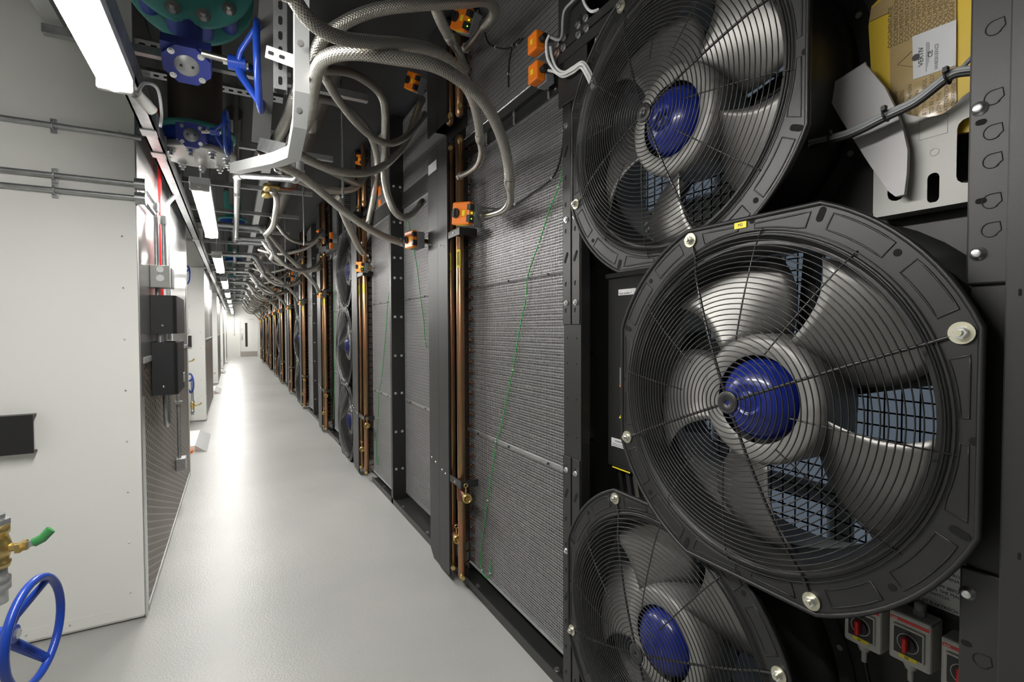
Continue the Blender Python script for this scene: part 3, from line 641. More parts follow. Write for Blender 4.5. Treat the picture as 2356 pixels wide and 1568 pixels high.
# ================================================================== COILS
def make_coil(x, y0, y1, z0, z1, rails, label, cat='coil'):
    t = thing('finned_coil', (x, (y0+y1)/2, z0), label, cat, 'finned coils along the right side')
    MB().box((x+.014, y0, z0), (x+.12, y1, z1)).build('fin_block', 'fins', t)
    f = MB(); r = .0011; nz = int((z1-z0)/.0125); ny = int((y1-y0)/.0125)
    for i in range(nz+1):
        z = z0 + (z1-z0)*i/nz; f.box((x-.001, y0, z-r), (x+.0012, y1, z+r))
    for i in range(ny+1):
        y = y0 + (y1-y0)*i/ny; f.box((x+.001, y-r, z0), (x+.003, y+r, z1))
    f.build('wire_guard', 'wire', t)
    for z in rails: 
        hh = .009 if z < 1 else .004
        f = MB(); f.box((x-.006, y0, z-hh), (x+.004, y1, z+hh), bev=.001); f.build('cross_rail', 'galv' if z < 1 else 'dull', t)
    f = MB().box((x-.004, y0-.006, z0-.014), (x+.02, y1+.006, z0+.004)).box((x-.002, y0-.006, z1-.004), (x+.02, y1+.006, z1+.014)).box((x-.002, y0-.006, z0), (x+.02, y0, z1)).box((x-.002, y1, z0), (x+.02, y1+.006, z1))
    f.build('coil_frame', 'galv', t)
    f = MB()
    for z in rails:
        for y in (y0+.15*(y1-y0), y0+.5*(y1-y0), y0+.85*(y1-y0)): f.hexn((x-.006, y, z), NX, .006, .006)
    f.build('rail_screws', 'black', t)
    return t
def green(pts, label, r=.0035, m='green'):
    t = thing('sensor_cable', pts[0], label, 'cable', 'thin sensor cables on the coils'); MB().tube(smooth(pts, 5), r, 6).build('lead', m, t)
    f = MB()
    for p in pts[1:-1:2]: f.ring(p, (Vector(pts[1])-Vector(pts[0])), r*1.3, r*.8, 8, 4)
    f.build('cable_tie', 'wcable', t); return t
CO = {}
XC = 1.205
CO['a'] = make_coil(XC, 1.68, 2.71, .125, 2.47, (.905, 1.735), '')
CO['au'] = make_coil(XC, 1.68, 2.71, 2.62, 3.25, (), '')
CO['b'] = make_coil(1.275, 3.12, 4.185, .10, 2.50, (.89, 1.745), '')
CO['bu'] = make_coil(1.275, 3.12, 4.185, 2.66, 3.25, (), '')
CO['c'] = make_coil(1.18, 4.26, 4.93, .11, 2.47, (.91, 1.735), '')
CO['cu'] = make_coil(1.18, 4.26, 4.93, 2.62, 3.25, (), '')
cn = {'a': 'tall wire guarded finned coil right of', 'b': 'tall wire guarded finned coil just beyond', 'c': 'tall wire guarded finned coil before'}
pos = {'a': (0, 'between the %s fan column and its next copper headers'), 'b': (0, 'behind the first cover panel after the %s fan column'), 'c': (0, 'past the plain black post after the %s fan column')}
def coillab(k, per): return ('upper' if len(k) > 1 else 'tall') + ' finned coil ' + pos[k[0]][1] % ORD[per]
for k, o in list(CO.items()):
    o['label'] = coillab(k, 0)
    for per in range(1, 6):
        dy = PITCH*per
        c2 = copy_tree(o, (0, dy, 0)); c2['label'] = coillab(k, per)
        if k[0] == 'a':                        # the coil past a far fan bay is narrower
            c2.scale = (1, .72, 1); c2.location.y = 6.53 + .37 + PITCH*(per-1)
# baseboard channel, mid beam and plain posts
for per in range(6):
    dy = PITCH*per
    L1 = 'the %s fan column' % ORD[per]
    t = thing('base_channel', (1.2, 1.66+dy, 0), 'black base channel on the floor under the coils after ' + L1, 'channel', 'black base channels')
    MB().box((1.16, 1.67+dy, 0), (1.30, 4.93+dy, .035)).box((1.16, 1.67+dy, .035), (1.166, 4.93+dy, .05)).build('channel', 'black', t)
    bolts('anchor_bolt', 'zinc', t, [((1.185, y+dy, .035), (0, 0, 1)) for y in (1.75, 2.55, 3.4, 4.0, 4.6)], .010)
    t = thing('mid_beam', (1.2, 1.66+dy, 2.5), 'black beam between lower and upper coils after ' + L1, 'beam', 'black mid beams')
    MB().box((1.19, 1.67+dy, 2.485), (1.26, 3.1+dy, 2.605)).box((1.165, 1.67+dy, 2.53), (1.19, 2.72+dy, 2.56)).box((1.17, 4.24+dy, 2.485), (1.25, 4.94+dy, 2.605)).box((1.26, 3.1+dy, 2.515), (1.33, 4.2+dy, 2.645)).build('beam_body', 'black', t)
    f = MB()
    for y in (1.8, 2.1, 2.4): f.cyl((1.18, y+dy, 2.53), (1.18, y+dy, 2.47), .006, 8); f.hexn((1.18, y+dy, 2.52), (0, 0, -1), .010, .008)
    f.tube([(1.16, 1.7+dy, 2.572), (1.16, 2.72+dy, 2.572)], .006, 6)
    f.build('beam_hardware', 'zinc', t)
    t = thing('plain_post', (1.2, 4.22+dy, 0), 'plain black post with bolt pairs midway along the coils after ' + L1, 'post', 'plain black posts')
    MB().box((1.16, 4.195+dy, 0), (1.285, 4.245+dy, 3.28), bev=.002).build('column', 'black', t)
    bolts('hex_bolt', 'zinc', t, [((x, 4.195+dy, z), (0, -1, 0)) for z in (.3, .62, .95, 1.27, 1.6, 1.93, 2.1, 2.26, 2.4, 2.7) for x in (1.19, 1.245)], .008)
# ================================================================== COVER PANELS AND COPPER HEADERS
def ordk(k): return ORD[k]
ZT = 3.28
def cover(k):
    y = 2.87 + PITCH/2*k; y0, y1 = y-.157, y+(.165 if k % 2 == 0 else .10)
    for up in (0, 1):
        nm = '%s black cover panel of the %s copper header set' % ('upper' if up else 'tall lower', ordk(k))
        t = thing('cover_panel', (1.08, y, 2.69 if up else .05), nm, 'panel', 'black cover panels beside the copper headers')
        z0, z1 = (2.69, ZT) if up else (.05, 2.60)
        pr = [(-y1, z0+.05), (-y1+.06, z0), (-y, z0), (-y, z1), (-y1, z1)] if not up else [(-y1, z0), (-y, z0), (-y, z1), (-y1, z1)]
        MB().plate([pr], (1.08, 0, 0), U_, W_, (.004, 0, 0)).build('left_leaf', 'black2' if not up else 'black', t)
        MB().box((1.08, y0, z0), (1.084, y-.002, z1)).build('right_leaf', 'black2' if not up else 'black', t)
        f = MB().box((1.084, y1-.004, z0+.05), (1.27, y1, z1)).box((1.084, y0, z0), (1.092, y0+.003, z1)).box((1.15, y1-.004, z0+.05), (1.27, y1, z1)); f.build('side_return', 'black', t)
        if not up:
            for z in (.66, 2.0) if k < 3 else ():
                for dy in (-.10, -.05, .06, .13): f = MB(); f.lathe([(.007, 0), (.006, .003), (0, .004)], (1.08, y+dy, z + .02*dy*10), NX, 10); f.build('panel_screw', 'zinc', t)
            if k == 0: MB().box((1.0793, y+.01, 2.46), (1.08, y+.155, 2.52)).build('white_sticker', 'label', t)
def header(k, which, up):
    yc = 2.87 + PITCH/2*k; y = yc - (.262 if which else .124) ; x = 1.115
    if k: y = yc - (.36 if which else .13)
    z0, z1 = (2.68, ZT) if up else (.07, 2.58 - .0*which)
    far = k > 3
    nm = '%s copper header pipe, %s one of the %s set from the camera' % ('upper' if up else 'tall', 'nearer' if which else 'farther', ordk(k))
    t = thing('header_pipe', (x, y, z0), nm, 'pipe', 'copper header pipes')
    R = .023
    MB().lathe([(0, 0), (R*.6, .002), (R, .015), (R, z1-z0-.015), (R*.6, z1-z0-.002), (0, z1-z0)], (x, y, z0), (0, 0, 1), 20 if not far else 10).build('pipe_body', 'copper', t)
    f = MB(); ze = ((z0, -1), (z1-.0, 1)) if not up else ((z0, -1),)
    for z in ([z0+.035, z1-.05] if not up else [z0+.035]):
        f.cyl((x-.01, y-.02, z), (x-.02, y-.055, z), .010, 10); f.hexn((x-.02, y-.052, z), (-.3, -1, 0), .014, .012)
    f.build('vent_plug', 'brass', t)
    if not up:
        zz = .575 if which else .30
        f = MB(); f.cyl((x, y, zz), (x-.02, y-.12, zz), .0165, 14); f.lathe([(R+.001, -.05), (R+.004, -.045), (R+.004, .045), (R+.001, .05)], (x, y, zz), (0, 0, 1), 16); f.build('drain_stub', 'copper2', t)
        d = Vector((-.02, -.12, 0)).normalized(); p = Vector((x-.017, y-.10, zz))
        f = MB(); f.lathe([(0, 0), (.021, 0), (.021, .018), (.025, .019), (.025, .040), (.018, .042), (.018, .038), (0, .036)], p, d, 24); f.hexn(p + d*.036, d, .007, .008)
        f.cyl(p + Vector((0, 0, .015)), p + Vector((0, 0, .05)), .004, 8); f.ring(p + Vector((0, 0, .062)), d, .010, .0025, 16, 6); f.build('drain_cap', 'brass', t)
        f = MB()
        zs_ = (1.9, .98) if not far else (1.9,)
        n_ = [(x - R*1.02*math.cos(a), y - R*1.02*math.sin(a)) for a in [.1+.14*j for j in range(9)]]
        vs = [(a, b, z) for z in (1.84, 1.94) for a, b in n_]; f.add(vs, [(j, j+1, 9+j+1, 9+j) for j in range(8)]); f.build('yellow_label', 'yellow', t)
        if k == 0:
            g = MB(); 
            for j in range(2): a = .5 + .35*j; px_, py_ = x - R*1.04*math.cos(a), y - R*1.04*math.sin(a); g.obox((px_, py_, 1.89), Vector((-math.sin(a), math.cos(a), 0))*.0022*-1, Vector((math.cos(a), math.sin(a), 0))*.0002, Vector((0, 0, .038)))
            g.build('label_print', 'ink', t)
    # little return bends between header and coil
    if which:
        f = MB(); n = 40 if not up else 8
        for j in range(n):
            z = z0 + .08 + (z1-z0-.15)*j/(n-1); f.cyl((x, y, z), (x+.085, y + .05, z), .0048, 6); f.ring((x+.07, y+.012, z+.012), (0, 1, 0), .009, .0035, 10, 5)
        f.build('coil_stubs', 'copper2', t)['kind'] = 'stuff'
        MB().box((x+.085, y+(.09 if k == 0 else .06), z0), (x+.13, y+.42, z1)).build('coil_end_plate', 'black', t)
    return t
def clampbar(k):
    yc = 2.87 + PITCH/2*k; yy = yc - (.175 if k == 0 else .26)
    for z, nm in ((2.035, 'upper'), (.63, 'lower')):
        t = thing('pipe_clamp', (1.12, yy, z), '%s black clamp across the %s copper header set' % (nm, ordk(k)), 'clamp', 'black header pipe clamps')
        MB().box((1.084, yy-.15, z-.02), (1.092, yy+.13, z+.02), bev=.002).box((1.092, yy-.15, z-.02), (1.19, yy-.145, z+.02)).build('strap', 'black', t)
        MB().hexn((1.084, yy-.07, z), NX, .006, .005).build('clamp_screw', 'zinc', t)
for k in range(11):
    cover(k)
    for up in (0, 1):
        for wch in (0, 1): header(k, wch, up)
    clampbar(k)
# ================================================================== ORANGE ACTUATORS
def actuator(c, ang, label, s=1.0, led=True, roll=0, grp='orange valve actuators'):
    t = thing('valve_actuator', c, label, 'actuator', grp); c = Vector(c)
    R3 = Matrix.Rotation(ang, 3, 'Z') @ Matrix.Rotation(roll, 3, 'X'); f_ = lambda a, b, d: c + R3 @ Vector((a*s, b*s, d*s))
    ex = lambda v: R3 @ Vector(v)*s
    def bx(mb, lo, hi, bev=.003):
        tmp = MB().box(lo, hi, 0, bev); mb.add([f_(*v) for v in tmp.v], tmp.f, 0)
        return mb
    bx(MB(), (-.035, -.055, -.05), (-.004, .055, .05), .006).build('orange_cover', 'orange', t)
    bx(MB(), (-.004, -.058, -.052), (.045, .05, .045), .005).build('grey_base', 'greyd', t)
    f = MB(); f.cyl(f_(-.036, .025, 0), f_(-.045, .025, 0), .022*s, 20); bx(f, (-.052, .021, -.018), (-.044, .029, .018), .001); f.build('position_dial', 'box', t)
    bx(MB(), (-.036, -.062, .012), (-.01, -.04, .04), .003).build('terminal_cap', 'box', t); bx(MB(), (-.036, -.062, -.04), (-.01, -.04, -.008), .003).build('terminal_cap', 'box', t)
    bx(MB(), (-.0362, -.03, -.012), (-.0355, -.012, .012), 0).build('yellow_mark', 'yellow', t)
    f = bx(MB(), (-.03, -.03, -.0515), (-.008, .03, -.0505), 0); f.build('arrow_label', 'yellow', t)
    MB().cyl(c + R3 @ Vector((.04, 0, 0)), Vector((max(c.x+.1, 1.10), c.y+.02, c.z)), .016*s, 12).build('valve_stub', 'brass', t)
    if led:
        f = MB(); f.cyl(f_(-.025, -.062, -.025), f_(-.025, -.065, -.025), .0022*s, 8); f.cyl(f_(-.025, -.062, .0), f_(-.025, -.065, .0), .0028*s, 8); f.build('status_led', 'led', t)
    return t
def hose(pts, r, label, fit=None, name='braided_hose', m='braid', ends=(1, 1), pipe=None, cat='hose', k=7, grp='braided steel hoses', n=14):
    pts = [Vector(p) for p in pts]; t = thing(name, pts[-1], label, cat, grp)
    sp = smooth(pts, k); MB().tube(sp, r, n).build('braided_sleeve', m, t)
    for e, (a, b) in zip(ends, ((sp[0], sp[1]), (sp[-1], sp[-2]))):
        if e:
            d = (a-b).normalized(); f = MB(); f.lathe([(r*1.05, -.05), (r*1.12, -.045), (r*1.12, -.005), (r*1.03, 0), (r*.8, .004)], a, d, n)
            f.build('crimp_ferrule', 'ss', t)
    if pipe:
        pp_ = smooth([sp[-1]] + [Vector(p) for p in pipe], 7); MB().tube(pp_, r*.84, n).build('elbow_pipe', 'ss', t)
        d = (pp_[-1]-pp_[-2]).normalized(); f = MB(); f.lathe([(0, -.03), (r*1.25, -.03), (r*1.25, 0), (r*1.0, .001), (r*1.0, .03), (0, .03)], pp_[-1], d, 6, smooth=False); f.build('union_nut', 'ss', t)
    return t
Q = lambda *a: [P(*p) for p in a]
# nearest header set: three big hoses sweeping over from the bracket
hose(Q((560, -900, 1.4), (600, -400, 1.2), (640, -60, 1.12), (672, -10, 1.15), (715, 50, 1.2), (780, 86, 1.28), (860, 97, 1.38), (940, 103, 1.47), (1005, 120, 1.56), (1055, 160, 1.68), (1085, 220, 1.85), (1100, 280, 2.0), (1105, 325, 2.12)), .018,
     'thick braided hose from the top edge down to an elbow on the nearest header', pipe=Q((1108, 352, 2.2), (1100, 378, 2.32), (1080, 395, 2.5), (1058, 405, 2.72)))
hose(Q((690, 325, 1.95), (712, 260, 1.8), (722, 200, 1.66), (733, 152, 1.5), (760, 128, 1.42), (820, 121, 1.4), (908, 133, 1.44), (998, 150, 1.5), (1064, 188, 1.6), (1117, 240, 1.72), (1150, 305, 1.86), (1168, 370, 2.0), (1173, 432, 2.12)), .0205,
     'long braided steel hose arching across to the nearest orange valve actuator', pipe=Q((1174, 462, 2.2), (1160, 482, 2.28), (1135, 492, 2.38), (1108, 497, 2.5)))
hose(Q((668, 330, 2.15), (695, 262, 2.02), (706, 205, 1.88), (718, 165, 1.74), (738, 138, 1.64), (790, 122, 1.6), (880, 124, 1.6), (960, 134, 1.64), (1030, 158, 1.74), (1075, 205, 1.86), (1098, 262, 2.06)), .018,
     'braided steel hose bundled behind the long arching one, below the top left hose', ends=(1, 0))
hose(Q((712, 300, 1.9), (722, 200, 1.8), (733, 105, 1.7), (786, 56, 1.68), (865, 23, 1.7), (965, 10, 1.75), (1064, 5, 1.85), (1118, 2, 1.98), (1138, 22, 2.1), (1128, 45, 2.2), (1110, 62, 2.3)), .0215,
     'braided steel hose looping along the top edge of the photo to the upper valve', pipe=Q((1098, 80, 2.4), (1082, 100, 2.55), (1070, 112, 2.7)))
hose(Q((960, -420, 2.0), (975, -200, 1.95), (985, -40, 1.9), (1003, 20, 2.0), (1020, 60, 2.1), (1040, 95, 2.2)), .0225, 'short straight braided hose coming down to the upper copper header', pipe=Q((1058, 125, 2.35), (1070, 160, 2.55)))
# hoses of the set behind the first cover and of the second header set
hose(Q((738, 150, 2.2), (749, 160, 2.3), (790, 163, 2.5), (832, 179, 2.7), (872, 212, 2.9), (885, 252, 3.0), (885, 330, 3.1), (884, 395, 3.15), (890, 440, 3.2), (906, 482, 3.25), (928, 500, 3.3), (952, 490, 3.35), (975, 462, 3.4)), .023, 'dark braided hose looping down and back up behind the first cover panel', n=12)
hose(Q((740, 160, 2.3), (757, 195, 2.4), (786, 240, 2.6), (825, 288, 2.8), (862, 318, 2.95), (898, 330, 3.05), (932, 316, 3.15), (957, 290, 3.25), (978, 262, 3.35)), .021, 'braided hose sagging in a deep bow to the union left of the first cover panel', n=12)
hose(Q((700, 215, 2.8), (726, 222, 3.0), (786, 240, 3.5), (832, 280, 4.0), (858, 325, 4.3), (868, 370, 4.5), (865, 420, 4.6), (856, 470, 4.7), (848, 513, 4.8)), .030, 'braided hose dropping steeply to an elbow at the second header set', pipe=Q((850, 535, 4.85), (843, 552, 4.9), (830, 562, 4.95)), n=12)
hose(Q((650, 330, 2.6), (693, 358, 2.7), (739, 381, 2.8), (786, 395, 2.9), (832, 398, 3.0), (875, 386, 3.1), (912, 355, 3.2), (938, 320, 3.3), (955, 270, 3.4), (972, 225, 3.45)), .024, 'braided hose sweeping low and up to the orange actuator behind the first cover panel', n=12)
hose(Q((590, 355, 2.5), (633, 375, 2.6), (690, 403, 2.75), (733, 436, 2.9), (786, 481, 3.05), (820, 506, 3.12), (858, 531, 3.2), (895, 548, 3.28), (936, 562, 3.36)), .023, 'long braided hose running diagonally down to the orange actuator left of the first cover', n=12)
hose(Q((775, 455, 3.9), (789, 489, 4.2), (805, 526, 4.5), (828, 572, 4.8), (846, 592, 4.9)), .030, 'braided hose coming down to the actuator on the second header set', pipe=Q((858, 604, 4.95), (862, 613, 5.0), (852, 616, 5.0)), n=12)
hose(Q((640, 385, 3.0), (693, 415, 3.4), (749, 436, 3.9), (799, 438, 4.3), (825, 425, 4.6), (842, 400, 4.8), (850, 372, 4.9)), .028, 'dark braided hose bowing under to the upper actuator of the second header set', n=12)
hose(Q((690, 362, 3.2), (740, 384, 3.6), (790, 408, 4.1), (822, 424, 4.5)), .024, 'straight dark braided hose reaching the second header set', n=10)
hose(Q((625, 335, 2.3), (648, 300, 2.2), (665, 262, 2.1), (676, 230, 2.0), (690, 196, 1.95)), .0225, 'braided hose rising inside the bent bracket frame', n=12)
hose(Q((627, 438, 3.8), (636, 455, 3.9), (634, 490, 4.0), (628, 520, 4.2), (612, 540, 4.4)), .023, 'upright braided hose hanging under the brass fittings in the ceiling', n=12)
for (a, b), lab in ((((1040, 490, 2.62), .0), 'orange valve actuator on the nearest copper header, at the end of the long hose'), (((1068, 50, 2.75), 0), 'orange valve actuator on the nearest upper header at the top of the photo')):
    pass
def attach(px, py, d, yaw, label, s=1.0, roll=0, led=True): return actuator(P(px, py, d), yaw, label, s, led, roll)
attach(1072, 493, 2.52, .35, 'orange valve actuator on the nearest tall copper header, at the end of the long hose', 1.12, .12)
attach(1070, 48, 2.62, .3, 'orange valve actuator at the top of the photo beside the short straight hose', 1.15, .5)
attach(952, 552, 3.2, .15, 'orange valve actuator left of the first cover panel, at the end of the diagonal hose', 1.05, 0, False)
attach(955, 190, 3.3, .3, 'orange valve actuator left of the upper part of the first cover panel', 1.1, .5, False)
attach(832, 614, 4.75, .3, 'orange valve actuator on the second header set', .95, .1)
attach(831, 368, 4.9, .3, 'orange valve actuator high on the second header set', .95, .3)
# valves, actuators and hoses of the farther header sets
ca = smooth
for k in range(2, 11):
    yc = 2.87 + PITCH/2*k; yh = yc - .36; n = 8 if k > 4 else 10; kk = 4
    setn = ordk(k) + ' header set'
    actuator((1.06, yh-.02, 1.99), .3, 'orange valve actuator on the ' + setn, 1.0, k < 5)
    if k < 7: actuator((1.06, yh, 2.82), .3, 'high orange valve actuator on the ' + setn, 1.0, k < 5)
    rr = .024
    j = lambda a: a + random.uniform(-.08, .08)
    x0 = .30
    H = [([(x0, j(yh-1.2), 2.62), (.5, j(yh-.9), 2.42), (.72, j(yh-.6), 2.28), (.93, yh-.35, 2.10), (1.0, yh-.22, 2.0)], 'diagonal braided hose down to the actuator of the '),
         ([(x0, j(yh-.3), 2.66), (.48, j(yh-.2), 2.42), (.75, j(yh-.15), 2.28), (.98, j(yh-.12), 2.30), (1.07, yh-.03, 2.36)], 'bowed braided hose into the upper part of the '),
         ([(x0, j(yh+.2), 2.58), (.55, j(yh+.15), 2.52), (.85, j(yh+.05), 2.60), (1.05, yh, 2.74)], 'shallow braided hose to the upper headers of the '),
         ([(x0+.1, j(yh-.7), 2.85), (.6, j(yh-.6), 2.62), (.85, j(yh-.5), 2.60), (1.0, yh-.3, 2.75), (1.06, yh-.1, 2.86)], 'sagging braided hose to the high actuator of the '),
         ([(x0, j(yh-.9), 2.55), (.5, j(yh-.8), 2.30), (.7, j(yh-.7), 2.22), (.9, yh-.5, 2.28), (1.04, yh-.1, 2.42)], 'low looping braided hose to the ')]
    for pts, lab in H: hose(pts, rr, lab + setn, n=n, k=kk, ends=(0, 1))
# ================================================================== CEILING
for i, y in enumerate([-.6 + 1.22*j for j in range(26)]):
    tag(MB().box((-.75, y, 2.86), (.72, y+.041, 2.90)).build('strut_channel', 'galv'), 'galvanised strut across the corridor ceiling, %s from the camera' % (ORD[i] if i < 14 else 'far along the corridor, behind the fourteenth'), 'strut', 'ceiling cross struts')
for x, lab in ((.27, 'long grey steel beam along the ceiling left of the hoses'), (-.72, 'long steel beam along the ceiling over the white cabinets')):
    tag(MB().box((x-.035, 4.2 if x > 0 else -3, 2.93), (x+.035, 31.2, 3.0)).build('ceiling_beam', 'alu'), lab, 'beam')
tag(MB().cyl((.55, 3, 3.12), (.55, 31.2, 3.12), .075, 18).build('main_pipe', 'insul'), 'large dark pipe main running along the ceiling above the hoses', 'pipe')
tag(MB().cyl((.02, 4.4, 3.15), (.02, 31.2, 3.15), .06, 18).build('main_pipe', 'insul'), 'large dark pipe main running along the ceiling centre', 'pipe')
# ceiling valve stations
def flange(mb, c, ax, R, th, r_in, mi=0): mb.lathe([(r_in, 0), (R, 0), (R, th), (r_in, th)], c, ax, 64, mi)
c0 = P(432, -80, 2.14); t = thing('flanged_valve', c0, 'large teal and blue flanged valve at the top edge left of the hand wheel', 'valve')
Yx = Vector((0, 1, 0)); 
for k, (dy) in enumerate((-.02, .13)):
    f = MB(); flange(f, c0 + Yx*dy, Yx, .255, .03, .15); f.lathe([(.15, 0), (.15, -.02), (.13, -.02)], c0 + Yx*dy, Yx, 48); f.build('pipe_flange', 'teal', t)
f = MB(); f.lathe([(.13, .0), (.185, .01), (.185, .13), (.13, .13)], c0, Yx, 48); f.build('valve_body', 'gblue', t)
for k in range(12):
    a = 2*PI*k/12 + .26; d = Vector((math.cos(a), 0, math.sin(a))); p = c0 + d*.215
    f = MB(); f.cyl(p - Yx*.026, p - Yx*.020, .028, 20); f.hexn(p - Yx*.044, Yx, .021, .018); f.cyl(p - Yx*.058, p - Yx*.044, .011, 12); f.build('flange_bolt', 'zinc', t)
    if k in (7, 8, 9, 10): MB().cyl(p + Yx*.01, p + Yx*.13, .034, 16).build('body_lug', 'gblue', t)
tag(MB().cyl(c0 - Yx*3, c0 - Yx*.02, .13, 32).cyl(c0 + Yx*.16, c0 + Yx*.25, .13, 32).build('main_pipe', 'insul'), 'large dark pipe main meeting the teal flanges at the top left', 'pipe')
g0 = P(430, 140, 2.03); t = thing('gearbox', g0, 'dark blue valve gearbox under the large teal flanges', 'gearbox', 'blue valve gearboxes')
def gearbox(t, g, n, s=1.0):            # g centre of cover face, n outward normal
    n = Vector(n).normalized(); u, v = basis(n); oct_ = [(.088*s*math.cos(a), .082*s*math.sin(a)) for a in [PI/8 + PI/4*k for k in range(8)]]
    f = MB().plate([oct_], g, u, v, -n*.03*s); f.plate([[(a*.86, b*.86) for a, b in oct_]], g - n*.03*s, u, v, -n*.055*s); f.obox(g - n*.05*s + v*.02*s, u*.085*s, v*.05*s, n*.03*s); f.build('gear_housing', 'gblue', t)
    MB().lathe([(0, .003), (.040*s, .003), (.043*s, 0)], g, n, 36).build('indicator_disc', 'galv', t)
    f = MB(); f.cyl(g + n*.003 + u*.02*s, g + n*.006 + u*.02*s, .005*s, 10); f.cyl(g + n*.003 - u*.02*s, g + n*.006 - u*.02*s, .005*s, 10); f.build('disc_screws', 'box', t)
    for a in (PI/4, 3*PI/4, 5*PI/4, 7*PI/4): q = g + (u*math.cos(a)*.07 + v*math.sin(a)*.068)*s; f = MB(); bolt(f, q, n, .0085*s); f.build('cover_bolt', 'zinc', t)
gearbox(t, g0 + Vector((0, 0, -.02)), (.0, -.60, -.80), 1.02)
MB().cyl(g0 + Vector((.0, .08, .02)), c0 + Vector((0, .06, -.18)), .05, 20).build('valve_neck', 'gblue', t)
w0 = P(597, 155, 2.0)
wheel(w0, .172, 'bright blue hand wheel seen edge-on in the ceiling, the larger one', tilt=-.10, ang0=.35, sl=.02)
tag(MB().cyl(w0 - Vector((.07, 0, 0)), Vector((g0.x+.06, w0.y+.02, w0.z+.015)), .013, 12).build('gear_shaft', 'ss'), 'steel shaft from the larger blue ceiling wheel to its gearbox', 'shaft')
# second station: vertical pipe with blind flange
b0 = P(455, 372, 2.95); b0.y = 3.42; Z1 = Vector((0, 0, 1))
t = thing('flanged_valve', b0, 'ceiling valve with bolted stainless blind flange facing down, under a vertical pipe', 'valve')
MB().lathe([(0, 0), (.195, 0), (.200, .004), (.200, .032), (.0, .032)], b0, Z1, 64).build('blind_flange', 'sheet', t)
MB().lathe([(.14, .034), (.185, .034), (.185, .115), (.14, .115)], b0, Z1, 48).build('valve_body', 'hblue', t)
f = MB(); flange(f, b0 + Z1*.117, Z1, .20, .03, .13); f.build('pipe_flange', 'teal', t)
for k in range(10):
    a = 2*PI*k/10 + .2; p = b0 + Vector((math.cos(a), math.sin(a), 0))*.165
    f = MB(); f.cyl(p - Z1*.006, p, .024, 18); f.hexn(p - Z1*.024, Z1, .019, .018); f.cyl(p - Z1*.04, p - Z1*.024, .0105, 12); f.build('flange_bolt', 'zinc', t)
tag(MB().cyl(b0 + Z1*.147, (b0.x, b0.y, 3.3), .135, 36).build('vertical_pipe', 'insul'), 'wide dark vertical pipe above the second ceiling valve', 'pipe')
g1 = P(440, 310, 2.62); t = thing('gearbox', g1, 'blue valve gearbox with round grey disc on the second ceiling valve', 'gearbox', 'blue valve gearboxes')
gearbox(t, g1, (0, -1, -.12), .82); MB().cyl(g1 + Vector((0, .06, 0)), (g1.x, b0.y-.17, b0.z+.08), .045, 18).build('valve_neck', 'gblue', t)
w1 = P(522, 306, 2.62); wheel(w1, .118, 'blue hand wheel seen edge-on in the ceiling, the smaller one', tilt=-.10, ang0=.9, sl=.02)
tag(MB().cyl(w1 - Vector((.05, 0, 0)), Vector((g1.x+.05, w1.y+.02, w1.z-.005)), .011, 12).build('gear_shaft', 'ss'), 'steel shaft from the smaller blue ceiling wheel to its gearbox', 'shaft')
# farther valve stations, a third and a fourth up among the struts
for i, y in enumerate((7.6, 11.6, 15.6)):
    t = thing('flanged_valve', (0.0, y, 2.9), ['teal flanged pipe valve in the ceiling over the gap after the first cabinet', 'second teal flanged pipe valve far along the ceiling', 'third teal flanged pipe valve, farthest along the ceiling'][i], 'valve', 'teal valves along the ceiling')
    f = MB(); flange(f, (0, y, 2.93), Z1, .17, .03, .1); f.lathe([(.1, .03), (.1, .37)], (0, y, 2.93), Z1, 24); f.build('pipe_flange', 'teal', t)
    MB().cyl((0, y, 2.87), (0, y, 2.93), .15, 24).build('valve_body', 'hblue', t)
# slotted struts near the camera
def strut(a, b, w, label, nrm, slots=True, name='slotted_strut', m='galv'):
    a, b = Vector(a), Vector(b); d = (b-a).normalized(); n = Vector(nrm); n = (n - d*n.dot(d)).normalized(); s_ = d.cross(n); L = (b-a).length
    t = thing(name, (a+b)/2, label, 'strut', 'galvanised struts at the ceiling'); c = (a+b)/2
    f = MB(); f.obox(c, d*L/2, s_*w/2, n*.0015)
    for q in (-1, 1): f.obox(c + s_*q*w/2 - n*w*.45, d*L/2, s_*.0015, n*w*.45); f.obox(c + s_*q*(w/2-.004) - n*w*.9, d*L/2, s_*.005, n*.0015)
    f.build('channel', m, t)
    if slots:
        f = MB(); k = int(L/.05)
        for i in range(k): p = a + d*(.025 + .05*i); pts = [(q[0], q[1]) for q in stadium(0, 0, w*.16, .008, 0)]; f.plate([pts], p + n*.0016, d, s_, n*.0004)
        f.build('slots', 'hole', t)
    return t
cam0 = Vector((0, 0, EYE))
def facing(a, b): return cam0 - (Vector(a)+Vector(b))/2
a, b = P(285, 92, 2.55), P(735, 208, 2.0); b.z = a.z; b.y = a.y
strut(a, b, .041, 'slotted galvanised strut crossing behind the larger blue wheel', (0, -.87, -.5))
a2 = a + Vector((0, .55, .08)); b2 = b + Vector((0, .55, .08)); strut(a2, b2, .041, 'slotted galvanised strut one step farther than the one behind the blue wheel', (0, -.6, -.8))
a, b = P(645, -40, 1.7), P(645, 205, 1.72); strut(a, b, .041, 'upright slotted strut between the blue wheel and the light grey bracket', facing(a, b))
a, b = P(612, 118, 1.66), P(682, 143, 1.62); strut(a, b, .035, 'short flat slotted strap bolted across the upright strut', facing(a, b))
a, b = P(622, -30, 1.95), P(600, 330, 2.2); strut(a, b, .07, 'dark steel hanger column behind the blue hand wheel', facing(a, b), False, 'hanger_column', 'dull')
